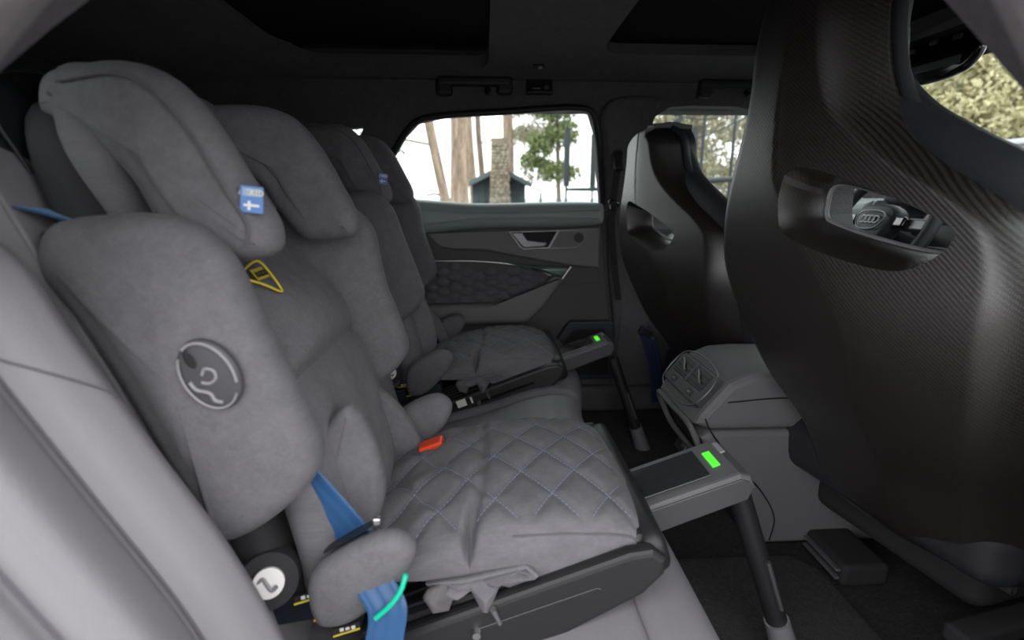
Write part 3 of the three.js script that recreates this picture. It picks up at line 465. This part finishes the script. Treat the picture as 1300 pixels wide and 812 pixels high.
// ------------------------------------------------------------------ belts and buckles
single('seat_belt', ribbon([[-.64, .795, .56], [-.52, .775, .565], [-.41, .762, .55], [-.33, .70, .532], [-.262, .555, .541], [-.199, .460, .549], [-.152, .394, .555], [-.125, .364, .592], [-.110, .345, .607], [-.115, .305, .613], [-.125, .25, .63], [-.15, .18, .66]], [[0, .04, 1], [0, .06, 1], [0, .12, 1], [.4, .5, .7], [.8, .55, .2], [.85, .5, .1], [.85, .5, .1], [.9, .3, -.1], [1, .25, 0], [1, .15, 0], [1, .1, 0], [1, .1, 0]], .043, .0012, 140), M.belt, 'blue seat belt threaded through the nearest child seat', 'seat belt');
part('belt_guide', pillow([[-.035, 0], [-.03, .012], [.03, .010], [.036, 0], [.03, -.010], [-.03, -.012]], { T: .014, r: .006, bulge: 0, n: 40, place: (a, b, c) => [-.153 + a * .86, .412 + a * .50 + b * .3, .572 + b + c * .5] }), M.black, seat);
part('guide_tip', box(.010, .010, .008, .003, [-.122, .432, .576]), M.silver, seat);
part('guide_lip', tube([[-.122, .338, .612], [-.105, .355, .613], [-.094, .370, .611], [-.088, .386, .605]], .003, 24), M.teal, seat, 'green guide lip');
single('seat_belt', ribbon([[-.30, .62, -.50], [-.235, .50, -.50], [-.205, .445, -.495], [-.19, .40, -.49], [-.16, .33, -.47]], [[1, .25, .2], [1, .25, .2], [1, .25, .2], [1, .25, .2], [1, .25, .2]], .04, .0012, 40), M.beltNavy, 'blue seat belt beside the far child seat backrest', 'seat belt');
single('belt_tongue', box(.042, .02, .006, .003, [-.190, .398, -.478], [0, 0, .3]), M.satin, 'silver belt tongue at the end of the far blue belt', 'tongue');
function buckle(x, y, z, label) { const t = thing('belt_buckle', label, 'buckle', [x, y - .05, z]); part('buckle_body', box(.034, .065, .024, .006, [x - .008, y - .038, z], [0, 0, -.5]), M.blackRough, t); const b = part('release_button', box(.042, .024, .028, .004, [x + .004, y - .003, z], [0, 0, .35]), M.red, t, 'red push button'); part('button_print', box(.030, .0014, .001, .0003, [x + .004, y - .004, z + .0145], [0, 0, .35]), M.tape, b); }
buckle(-.094, .374, .292, 'red-buttoned belt buckle tucked between the quilted cushion and its hip wing');
{ const t = thing('front_belt', 'navy seat belt with buckle hanging beside the driver seat by the door', 'seat belt', [.59, .03, -.62]);
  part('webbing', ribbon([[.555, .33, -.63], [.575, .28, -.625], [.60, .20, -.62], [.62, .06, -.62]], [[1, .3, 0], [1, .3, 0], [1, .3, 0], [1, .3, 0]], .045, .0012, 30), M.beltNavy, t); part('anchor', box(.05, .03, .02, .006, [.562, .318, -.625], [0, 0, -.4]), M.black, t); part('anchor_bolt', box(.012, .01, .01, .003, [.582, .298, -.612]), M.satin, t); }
{ const t = thing('belt_anchor', 'black upper seat belt anchor on the pillar between the doors', 'seat belt', [.43, .74, -.70]);
  part('slider', box(.035, .085, .025, .010, [.440, .90, -.652], [-.36, 0, .1]), M.black, t); part('loop', tube([[.425, .92, -.648], [.432, .875, -.650], [.45, .875, -.648], [.452, .92, -.645]], .005, 24, true), M.black, t); part('webbing', ribbon([[.442, .885, -.645], [.44, .80, -.672], [.438, .70, -.688], [.455, .55, -.69], [.475, .42, -.69]], [[1, 0, 0], [1, 0, 0], [1, 0, 0], [1, 0, 0], [1, 0, 0]], .022, .0012, 40), M.blackRough, t);
  part('clip', tube([[.425, .765, -.672], [.445, .76, -.660], [.452, .745, -.668], [.43, .735, -.672]], .004, 20, true), M.blackGloss, t); }

// ------------------------------------------------------------------ front bucket seats (local: x forward, y up, z towards the open door)
function bucketSeat(label, pos, turn, hx, top) {
  const t = thing('bucket_seat', label, 'car seat', [0, 0, 0], undefined); 
  const xc = lut([.15, .225], [.18, .20], [.30, .135], [.40, .06], [.49, .012], [.57, -.018], [.65, -.030], [.8, -.036], [.95, -.036], [1.02, -.026]);
  const hL = lut([.15, .14], [.3, .14], [.4, .165], [.5, .19], [.60, .217], [.68, .212], [.76, .19], [.82, .17], [.88, .158], [.94, .158], [1.05, .155]);
  const hR = lut([.15, .22], [.3, .25], [.45, .29], [.60, .31], [.69, .288], [.73, .24], [.76, .19], [.80, .135], [.84, .098], [.90, .075], [1.0, .06]);
  const cap = y => y > top - .05 ? Math.sqrt(Math.max(.12, 1 - ((y - top + .05) / .05) ** 2)) : 1;
  const hw = (y, s) => (s < 0 ? hL(y) : hR(y)) * cap(y);
  const cr = lut([.15, .04], [.4, .06], [.6, .08], [.75, .07], [.9, .045], [1.0, .03]);
  const Y = v => .15 + (top - .15) * (1 - (1 - v) ** 1.35);
  const ridge = lut([.15, .07], [.4, .095], [.56, .105], [.66, .03], [.76, -.03], [1.0, -.03]); // the fold line down the back
  const wrap = (w, y) => { const a = Math.abs(w), d = w - ridge(y), s = Math.sqrt(d * d + .0002); return s * (d > 0 ? .21 : .09) + 3.2 * Math.max(0, a - hw(y, w) + .06) ** 1.5; };
  const at = (u, v, f) => { const y = Y(v), w = (2 * u - 1) * hw(y, 2 * u - 1); return [xc(y) + wrap(w, y) + f, y, w]; };
  const hole = [[-.098, .755], [-.082, .766], [.112, .696], [.128, .682], [.105, .648], [.072, .634], [-.085, .668], [-.096, .676]].map(([a, b]) => [a + hx, b]);
  const holeIn = [[-.085, .735], [-.075, .742], [.108, .688], [.116, .680], [.098, .660], [.07, .654], [-.07, .684], [-.084, .692]].map(([a, b]) => [a + hx, b]);
  const scaleO = (o, k) => o.map(([a, b]) => [(a - hx) * k + hx, (b - .70) * k + .70]);
  const prism = (o, k = 1) => { const g = plate(scaleO(o, k), -.3, .6, 0, 0); g.rotateY(Math.PI / 2); return g; };
  const sm = o => smooth(o, 40).map(p => [p.x, p.y]);
  const arc = (u, v) => [ (2 * u - 1) * hw(Y(v), 2 * u - 1), Y(v) * 1.05 ];
  part('carbon_shell', cut(solid((u, v) => at(u, v, 0), (u, v) => at(u, v, .030), 110, 150, arc), prism(sm(hole).map(([a, b]) => [-a, b]))), M.carbon, t, 'satin carbon weave back shell');
  const O = smooth(hole, 60), I = smooth(holeIn, 60);
  const ring = (k) => (u, v) => { const i = Math.round(u * 60) % 60, a = O[i], b = I[i], q = Math.sin(v * Math.PI / 2), y = a.y + (b.y - a.y) * q, w = a.x + (b.x - a.x) * q, yo = a.y; return [xc(yo) + wrap(a.x, yo) + .0005 + v * .075, y + k * .0, w, (i / 60) * .5, v * .07]; };
  part('hole_liner', grid(ring(0), 60, 10), M.carbon, t);
  part('hole_rim', tube(I.map(p => [xc(p.y) + wrap(p.x, p.y) + .076, p.y, p.x]), .004, 80, true), M.greyLight, t);
  // leather body in front of the shell
  const body = grid((u, v) => { const y = .17 + (top + .018 - .17) * (1 - (1 - v) ** 1.4), yy = Math.min(y, top), a = u * Math.PI * 2, q = (x, e) => Math.sign(x) * Math.pow(Math.abs(x), e), W = hw(yy, Math.cos(a)) + .016 - (Math.cos(a) > 0 ? .038 * sst(.78, .87, y) : 0), D = .058 * (v > .985 ? .3 : 1), w = q(Math.cos(a), .7) * W; return [xc(yy) + .15 * Math.abs(w - ridge(yy)) + .084 + q(Math.sin(a), .7) * D, y, w, u * 1.2, y]; }, 72, 70);
  part('leather_cover', cut(body, prism(sm(scaleO(hole, 1.02)).map(([a, b]) => [-a, b]))), M.leatherDark, t);
  for (const s of [1, -1]) part('edge_piping', tube([...Array(40)].map((_, i) => { const v = i / 39 * .985, y = Y(v), p = at(s > 0 ? 1 : 0, v, .012); return [p[0], p[1], p[2] + s * .004]; }), .009, 90), M.leatherBlue, t);
  for (const s of [1, -1]) part('side_bolster', tube([.22, .42, .60, .68, .73, .77, .82, .88, .94].filter(y => y < top - .03).map(y => [xc(y) + .10 + .03 * sst(.8, .6, y), y, s * (hw(y, s) - .012 - (s > 0 ? .03 * sst(.78, .87, y) : 0))]), .034, 70, false, 14), M.leatherBlue, t);
  part('shell_trim', tube([[.252, .155, -.138], [.240, .148, 0], [.262, .155, .215]], .008, 20), M.blackRough, t);
  part('seat_base', merge([box(.52, .13, .46, .05, [.46, .24, 0], [0, 0, .12]), box(.45, .10, .10, .04, [.46, .30, .22], [0, 0, .12]), box(.45, .10, .10, .04, [.46, .30, -.22], [0, 0, .12])]), M.leatherDark, t);
  for (const s of [1, -1]) part('seat_rail', box(.55, .03, .04, .008, [.48, .06, s * .19]), M.blackRough, t);
  part('pedestal', box(.40, .12, .34, .03, [.48, .12, 0]), M.blackRough, t);
  t.position.set(...pos); t.rotation.y = turn; return t;
}
bucketSeat('black carbon-backed bucket seat nearest the camera, its slot framing the steering wheel', [.480, .055, .318], .20, .085, 1.05);
bucketSeat('black carbon-backed driver bucket seat on the far side beyond the console', [.468, .0, -.365], .20, .01, .958);

// ------------------------------------------------------------------ centre console
{ const t = thing('centre_console', 'grey leather centre console with rear air vents between the bucket seats', 'console', [.56, .0, .0]);
  const prof = [[.95, .422], [.60, .427], [.545, .423], [.502, .405], [.447, .337], [.436, .315], [.47, .30], [.95, .30]];
  part('console_top', move(plate(prof, -.115, .23, .016), (x, y, z) => [x, y, z]), M.consoleGrey, t);
  part('console_side', plate([[.95, .297], [.472, .297], [.452, .282], [.50, .205], [.575, .10], [.61, .02], [.95, .02]], -.112, .224, .012), M.consoleGrey, t);
  const fr = (a, b, c) => { const L = Math.hypot(.055, .068), ex = .055 / L, ey = .068 / L; return [.4745 + a * ex - c * ey, .371 + a * ey + c * ex, b]; }; // on the slanted rear face: a up, b across
  const onF = (o, d, bev, hol = []) => move(plate(o, 0, d, bev, 0, hol), (a, b, c) => fr(a, b, c));
  const ventGrey = std({ color: C(.05, .052, .055), roughness: .5 }), slatGrey = std({ color: C(.016, .016, .018), roughness: .5 });
  const vp = part('vent_panel', onF([[-.040, -.085], [-.034, -.095], [.030, -.095], [.040, -.085], [.040, .085], [.030, .095], [-.034, .095], [-.040, .085]], .016, .003), ventGrey, t);
  part('vent_frame', tube([[-.040, -.09], [.038, -.09], [.038, .09], [-.040, .09]].map(p => fr(p[0], p[1], .0165)), .002, 60, true), M.satin, vp);
  for (const s of [-1, 1]) { part('air_vent', onF([[-.010, s * .042 - .036], [.033, s * .042 - .036], [.033, s * .042 + .036], [-.010, s * .042 + .036]], .018, .002), M.black, vp);
    for (let k = 0; k < 3; k++) part('vent_slat', onF([[-.003 + k * .012, s * .042 - .035], [.0 + k * .012, s * .042 - .035], [.0 + k * .012, s * .042 + .035], [-.003 + k * .012, s * .042 + .035]], .021, .001), slatGrey, vp);
    part('vent_tab', tube([[.026, s * .042 - .02], [.018, s * .042 - .004], [.012, s * .042 + .004], [.006, s * .042 + .018]].map(p => fr(p[0], p[1], .022)), .002, 20), M.greyLight, vp);
    part('control_button', onF([[-.032, s * .045 - .013], [-.018, s * .045 - .013], [-.018, s * .045 + .013], [-.032, s * .045 + .013]], .018, .001), M.black, vp); part('button_mark', onF([[-.027, s * .045 - .006], [-.023, s * .045 - .006], [-.023, s * .045 + .006], [-.027, s * .045 + .006]], .0188, .0002), M.satin, vp); }
  part('vent_divider', onF([[-.012, -.005], [.036, -.005], [.036, .005], [-.012, .005]], .021, .002), ventGrey, vp);
  // open tray under the vents
  const tr = (u, v, o) => [lut([.21, .470], [.30, .428])(v) + o, v, u];
  part('tray_frame', merge([tube([[.100, .305], [.104, .245], [.09, .225], [-.09, .225], [-.104, .245], [-.100, .305], [0, .308]].map(p => tr(p[0], p[1], .004)), .007, 80, true)]), M.consoleGrey, t);
  part('tray_hollow', grid((u, v) => tr(-.095 + u * .19, .222 + v * .082, .016), 4, 4), M.blackRough, t);
  part('socket_panel', box(.012, .05, .16, .004, [.487, .188, 0], [0, 0, -.6]), M.black, t);
  for (const z of [-.03, .02, .06]) part('socket', box(.006, .012, .022, .002, [.478, .190, z], [0, 0, -.6]), M.satin, t);
  part('side_seam', merge([tube([[.455, .33, .1165], [.47, .30, .1165], [.53, .225, .1155], [.60, .15, .1135], [.635, .085, .1125], [.63, .03, .1125]], .0016, 40), tube([[.50, .365, .1165], [.60, .372, .1165], [.70, .372, .1165]], .0015, 20)]), M.black, t);
}
// floor mats and the vent under the near seat
{ const mats = (z0, z1, label) => single('floor_mat', (() => { const s = [[.30, z0], [.30, z1], [.66, z1], [.70, z1 - .05], [.70, z0 + .05], [.66, z0]]; const g = plate(s, 0, .014, .004); g.rotateX(Math.PI / 2); return move(g, (x, y, z) => [x, .014 + y + .0, z]); })(), M.mat, label, 'mat');
  mats(.14, .64, 'dark carpet floor mat in the near footwell under the support leg'); mats(-.64, -.16, 'dark carpet floor mat in the far footwell by the closed door'); }
{ const t = thing('floor_vent', 'black air outlet on the carpet under the nearest bucket seat', 'vent', [.76, .0, .17]);
  part('vent_body', box(.10, .05, .13, .012, [.765, .03, .17]), M.blackRough, t); for (let k = 0; k < 2; k++) part('vent_slat', box(.012, .006, .11, .002, [.712, .022 + k * .018, .17]), M.grey, t); }

// ------------------------------------------------------------------ dashboard, wheel, mirror group
{ const t = thing('dashboard', 'dark dashboard below the windscreen', 'dashboard', [1.45, .3, 0]);
  part('dash_top', move(plate([[1.25, .30], [1.22, .55], [1.28, .70], [1.38, .765], [1.74, .775], [1.74, .30]], -.72, 1.44, .015), (x, y, z) => [x, y, z]), M.leatherDark, t);
  part('instrument_hood', box(.16, .07, .40, .03, [1.36, .785, -.36]), M.leatherDark, t); part('trim_strip', box(.012, .03, 1.2, .004, [1.225, .63, 0], [0, 0, -.1]), M.satin, t);
  part('screen', box(.01, .10, .24, .004, [1.225, .66, -.02], [0, 0, -.3]), M.blackGloss, t); }
{ const t = thing('steering_wheel', 'dark steering wheel with a ringed emblem, seen through the near seat slot', 'steering wheel', [1.135, .70, -.36]);
  const ti = -.42, W = (x, y, z) => { const c = Math.cos(ti), s = Math.sin(ti); return [1.135 + x * c - y * s * -1 * -1, .70 + x * s + y * c, -.36 + z]; };
  const wv = g => move(g, (x, y, z) => { const c = Math.cos(ti), s = Math.sin(ti); return [1.135 + x * c - y * s, .70 + x * s + y * c, -.36 + z]; });
  const rim = new THREE.TorusGeometry(.180, .0165, 14, 72); rim.rotateY(Math.PI / 2); part('rim', wv(rim), M.leatherDark, t);
  part('hub', wv(pillow([[-.075, .03], [-.05, .052], [.05, .052], [.075, .03], [.06, -.035], [.03, -.062], [-.03, -.062], [-.06, -.035]], { T: .05, r: .018, bulge: .006, n: 60, place: (a, b, c) => [-c + .0, b, a] })), M.leatherBlue, t);
  part('hub_ring', wv(tube(smooth([[-.052, .012], [-.035, .026], [.035, .026], [.052, .012], [.035, -.020], [-.035, -.020]], 40).map(p => [-.033, p.y, p.x]), .0022, 60, true)), M.satin, t);
  const rings = []; for (let k = 0; k < 4; k++) { const g = new THREE.TorusGeometry(.0105, .0020, 8, 24); g.rotateY(Math.PI / 2); g.translate(-.0335, .003, -.024 + k * .016); rings.push(g); } part('ring_emblem', wv(merge(rings)), M.silver, t, 'emblem of four linked silver rings');
  for (const s of [-1, 1]) { part('spoke', wv(merge([box(.022, .034, .085, .008, [.004, .006, s * .125])])), M.satin, t); part('control_pad', wv(box(.02, .03, .035, .006, [-.012, .006, s * .092])), M.blackGloss, t); part('shift_paddle', wv(box(.006, .10, .04, .003, [.035, .035, s * .12], [.3 * s, 0, 0])), M.satin, t); }
  part('spoke', wv(box(.02, .10, .05, .008, [.006, -.115, 0])), M.satin, t); part('column', wv(capped([[.02, 0, 0], [.22, 0, 0]], .035, .045, 20)), M.black, t); }
{ const t = thing('overhead_console', 'glossy black overhead console and mirror at the top of the windscreen', 'mirror', [1.08, 1.05, -.20]);
  part('housing', pillow([[-.34, .02], [-.25, .055], [-.05, .06], [.12, .05], [.16, .0], [.08, -.035], [-.15, -.035], [-.30, -.015]], { T: .05, r: .02, bulge: .012, place: (a, b, c) => [1.04 + b * .5, 1.105 + b * .75 + c * .3, -.12 + a - c * .5] }), M.blackGloss, t);
  part('mirror', pillow([[-.13, .0], [-.10, .025], [.10, .03], [.13, .01], [.10, -.028], [-.10, -.026]], { T: .025, r: .010, bulge: .004, place: (a, b, c) => [.985 - c, 1.060 + b, -.10 + a * 1.0 + c * .2] }), M.blackGloss, t);
  part('mirror_glass', box(.003, .016, .13, .001, [.968, 1.052, -.07], [0, .05, 0]), M.satin, t);
  for (let k = 0; k < 5; k++) part('switch_button', box(.006, .010, .022, .003, [1.005, 1.112 - .004 * (k % 2), -.24 + k * .06]), M.grey, t); part('warning_light', box(.006, .007, .008, .002, [1.002, 1.105, -.215]), M.red, t); }
{ const t = thing('sun_visor', 'dark folded sun visor above the windscreen on the far side', 'visor', [1.10, 1.09, -.47]); part('flap', box(.17, .018, .34, .008, [1.12, 1.105, -.47], [0, 0, -.3]), M.headliner, t); part('hinge', capped([[1.19, 1.115, -.64], [1.19, 1.115, -.30]], .006, .006), M.black, t); }

// ------------------------------------------------------------------ outdoors
const G0 = -.45;
struct('ground', (() => { const g = new THREE.PlaneGeometry(140, 130, 1, 1); g.rotateX(-Math.PI / 2); g.translate(0, G0, 25); const u = g.attributes.uv; for (let i = 0; i < u.count; i++) u.setXY(i, u.getX(i) * 140, u.getY(i) * 130); return g; })(), M.ground);
struct('lake', (() => { const g = new THREE.PlaneGeometry(900, 600); g.rotateX(-Math.PI / 2); g.translate(0, -1.1, -300); return g; })(), M.water);
const tuftGeo = (() => { const l = []; for (let k = 0; k < 16; k++) { const g = new THREE.TetrahedronGeometry(.062, 0); g.scale(1.2, .35, .6); g.rotateX(rr(0, 3)); g.rotateY(rr(0, 6)); g.translate(rr(-.16, .16), rr(-.09, .09), rr(-.16, .16)); l.push(g); } return merge(l); })();
function tree(label, x, z, {  h = 9, r = .2, lean = 0, crown = [], mat = M.trunk, leaf = M.needle, boughs = [], group, top = .55, cat = 'tree' }) {
  const t = thing('pine_tree', label, cat, [x, G0, z], group), c = new THREE.CatmullRomCurve3([V(x, G0, z), V(x + lean * .35, G0 + h * .33, z), V(x + lean * .6, G0 + h * .66, z), V(x + lean, G0 + h, z)]);
  part('trunk', grid((u, v) => { const p = c.getPoint(v), a = u * 6.2832, q = r * (1 - (1 - top) * v) * (1 + .25 * Math.exp(-v * 30)) * (1 + .04 * Math.sin(a * 5 + v * 30)); return [p.x + Math.cos(a) * q, p.y, p.z + Math.sin(a) * q, u * 2 * r * 3, v * h * .5]; }, 14, 24), mat, t);
  const br = boughs.map(([y0, dx, dy, dz, rad]) => { const p = c.getPoint(clamp((y0 - G0) / h)); return [p, V(p.x + dx, p.y + dy, p.z + dz), rad]; });
  for (const [p, q, rad] of br) part('branch', tube([[p.x, p.y, p.z], [(p.x + q.x) / 2, (p.y + q.y) / 2 + .06, (p.z + q.z) / 2], [q.x, q.y, q.z]], rad, 10, false, 5), M.branch, t);
  const pts = []; for (const [cx, cy, cz, s, n] of crown) for (let k = 0; k < n; k++) { const a = rr(0, 6.28), e = rr(-1, 1), q = Math.cbrt(rnd()) * s; pts.push([x + cx + Math.cos(a) * Math.sqrt(1 - e * e) * q, cy + e * q * .6, z + cz + Math.sin(a) * Math.sqrt(1 - e * e) * q, rr(.6, 1.3)]); }
  if (pts.length) { const m = new THREE.InstancedMesh(tuftGeo, leaf, pts.length), q = new THREE.Object3D(); pts.forEach((p, i) => { q.position.set(p[0] - x, p[1] - G0, p[2] - z); q.rotation.set(rr(0, 3), rr(0, 6), rr(0, 3)); q.scale.setScalar(p[3] * (crown[0][5] ?? 1)); q.updateMatrix(); m.setMatrixAt(i, q.matrix); }); m.name = 'foliage'; m.userData.kind = 'stuff'; m.castShadow = true; t.add(m); }
  return t;
}
tree('slim pale pine trunk, leftmost in the rear side window', -.49, -9, { h: 7, r: .105, lean: -1.3, boughs: [[1.72, -1.3, .08, .1, .022], [.75, -.35, .05, 0, .02]], crown: [[-1.3, 1.85, 0, .38, 34], [-1.75, 1.15, 0, .2, 9]], leaf: M.needlePale });
tree('thick pale pine trunk touching the slim one in the rear side window', -.425, -8, { h: 8, r: .165, lean: .12, top: .7 });
tree('thin bare pine trunk rising over the left cabin roof slope', -.30, -20, { h: 9, r: .16, lean: -.55, top: .7 });
tree('thin dark pine trunk leaning over the left cabin roof slope', .12, -22, { h: 10, r: .14, lean: -.75, mat: M.trunkGrey, top: .7, boughs: [[3.0, 1.6, .25, 0, .04]], crown: [[1.6, 3.3, 0, .7, 40], [1.9, 4.4, 0, .6, 40]], leaf: M.needlePale });
tree('tall pine trunk rising just behind the stone chimney', .98, -18, { h: 11, r: .20, lean: -.25, top: .75, crown: [[1.0, 2.9, 0, .8, 70], [1.0, 1.7, 0, .7, 50], [.7, 3.9, 0, .8, 50]], leaf: M.needlePale });
tree('small green pine with tufted branches in the rear side window', 2.08, -13, { h: 4.6, r: .075, lean: -.22, mat: M.branch, top: .5, boughs: [[1.4, -.6, .3, 0, .02], [2.0, .5, .2, 0, .02], [1.05, -.7, -.15, 0, .018]], crown: [[-.25, 3.1, 0, .62, 130], [-.52, 2.1, 0, .34, 46], [-.75, 1.72, 0, .26, 30], [.0, 2.4, 0, .42, 60], [.12, 1.42, 0, .34, 34], [-.35, 1.45, .1, .2, 14]], leaf: M.needle });
// woodland behind the front side window and ahead of the windscreen
const wood = [[5.2, -13, 6, 'loose green pine nearest behind the trampoline net'], [7.8, -18, 8, 'bushy pine behind the trampoline frame, left of the front seat'], [10.5, -20, 8, 'brown-green pine at the right edge of the front side window'], [8.6, -24, 10, 'tall pine far behind the trampoline'], [13, -22, 9, 'far pine hidden mostly by the near bucket seat']];
wood.forEach(([x, z, h, l]) => tree(l, x, z, { h, r: .16, mat: M.trunkGrey, leaf: M.needlePale, crown: [[0, h * .2, 0, 1.6, 90, 1.5], [.3, h * .42, 0, 1.3, 50], [-.2, h * .62, 0, 1.0, 30]] }));
const wind = [[16, -15.5, 8, 'yellow-green tree at the right of the windscreen'], [17.5, -18.5, 9, 'yellow-green tree in the middle of the windscreen'], [17, -20.5, 9, 'pale leafy tree at the left of the windscreen, beside the seat shoulder'], [21, -21.5, 10, 'distant yellow-green tree standing behind the others beyond the windscreen'], [22, -19.5, 10, 'farthest pale tree seen at the right through the windscreen']];
wind.forEach(([x, z, h, l]) => tree(l, x, z, { h, r: .14, mat: M.trunkGrey, leaf: M.leafYellow, crown: [[0, h * .2, 0, 2.0, 300, 2.0], [.2, h * .4, .2, 2.0, 340], [-.2, h * .6, 0, 1.7, 240]] }));
{ // cabin with a rubble chimney
  const t = thing('cabin', 'small dark timber cabin with a rubble stone chimney, seen in the rear side window', 'cabin', [.47, G0, -16]), z = -15.1;
  part('wall', box(1.62, 1.65, 1.8, .01, [.47, G0 + .82, z - .95]), M.cabin, t);
  for (let k = 0; k < 8; k++) part('board', box(.19, 1.62 + .0, .03, .006, [-.25 + k * .206, G0 + .81, z - .04 + (k % 2) * .006]), M.cabin, t);
  part('gable', (() => { const g = plate([[-.40, 1.12], [.47, 1.56], [1.33, 1.12]], z - .10, .06, .004); return g; })(), M.cabin, t);
  for (const s of [-1, 1]) part('roof', box(1.15, .07, 2.2, .015, [.47 + s * .48, 1.385, z - .85], [0, 0, -s * .455]), M.cabinRoof, t);
  for (const s of [-1, 1]) part('barge_board', box(1.13, .10, .04, .01, [.47 + s * .48, 1.32, z + .28], [0, 0, -s * .455]), M.cabinRoof, t);
  const ch = part('chimney', (() => { const g = new THREE.CylinderGeometry(.33, .47, 2.9, 4, 1); g.rotateY(Math.PI / 4); g.scale(1, 1, .8); g.translate(.485, G0 + 1.42, z + .32); return g; })(), mortar, t);
  for (let j = 0; j < 22; j++) { const y = .36 + j * .088, hwd = .31 - (y - .36) * .028, zz = z + .32 + .265 - (y - .36) * .022; let x = -hwd; while (x < hwd - .03) { const w = Math.min(rr(.09, .2), hwd - x + .02); const b = box(w * .93, .088 * rr(.78, .98), .07, .018, [.485 + x + w / 2, y + rr(-.008, .008), zz + rr(-.015, .02)], [0, 0, rr(-.06, .06)]); part('stone', b, stone[Math.floor(rnd() * 4)], ch); x += w; } }
}
{ const t = thing('trampoline', 'trampoline with dark safety net behind the rear side window edge', 'trampoline', [3.4, G0, -11]), cx = 3.4, cz = -11.2, Rr = 1.45;
  part('mat', (() => { const g = new THREE.CylinderGeometry(Rr, Rr, .06, 40); g.translate(cx, .93, cz); return g; })(), M.net, t);
  for (let k = 0; k < 6; k++) { const a = Math.PI + .12 + k * Math.PI / 3, x = cx + Math.cos(a) * Rr, z = cz + Math.sin(a) * Rr; part('pole', capped([[x, .0, z], [x, 2.32, z]], .028, .028, 8), M.pole, t); part('foam_sleeve', capped([[x, 1.0, z], [x, 2.30, z]], .075, .075, 10), M.pole, t); part('leg', capped([[x, G0, z], [x, .92, z]], .025, .025, 8), M.pole, t); } }
{ const t = thing('climbing_frame', 'tall dark net frame with posts behind the front side window', 'trampoline', [3.9, G0, -8]);
  for (const [x, z] of [[3.35, -8], [3.78, -8], [4.6, -8.6], [5.1, -8.0]]) part('pole', capped([[x, G0, z], [x, 2.25, z]], .03, .03, 8), M.pole, t);
  part('rim_bar', capped([[3.30, 1.00, -8], [5.1, 1.12, -8]], .05, .05, 8), M.pole, t); part('top_wire', tube([[3.2, 2.12, -8], [3.8, 2.05, -8], [4.6, 2.25, -8]], .012, 20), M.pole, t); part('top_wire', tube([[3.3, 1.75, -8], [3.8, 1.78, -8], [4.7, 2.2, -8]], .012, 20), M.pole, t); part('brace', capped([[3.45, .95, -8], [4.15, .48, -8]], .03, .03, 8), M.pole, t); part('brace', capped([[3.78, 1.3, -8], [3.6, .5, -8]], .02, .02, 8), M.pole, t); }
{ const t = thing('outbuilding', 'pale grey low building at the right edge of the windscreen', 'building', [13, G0, -9.6]); part('wall', box(3, 2.3, 2.6, .03, [13, G0 + 1.15, -9.6]), std({ color: C(.5, .52, .54), roughness: .7 }), t); part('roof', box(3.3, .12, 2.9, .03, [13, G0 + 2.36, -9.6]), std({ color: C(.6, .62, .64), roughness: .6 }), t); }
{ const t = thing('mooring_post', 'short dark post by the lake beyond the cabin', 'post', [1.75, G0, -15]); part('shaft', capped([[1.75, G0, -15], [1.75, .85, -15]], .035, .035, 10), M.pole, t); part('cap', box(.09, .03, .09, .01, [1.75, .86, -15]), M.pole, t); }
const sets = { child_seat: 'child seats on the rear bench', bucket_seat: 'front bucket seats', grab_handle: 'roof grab handles', floor_mat: 'rear floor mats', pine_tree: 'trees outside the car' };
for (const o of scene.children) { const g = sets[o.name.replace(/_\d{3}$/, '')]; if (g) o.userData.group = g; }
renderer.render(scene, camera);
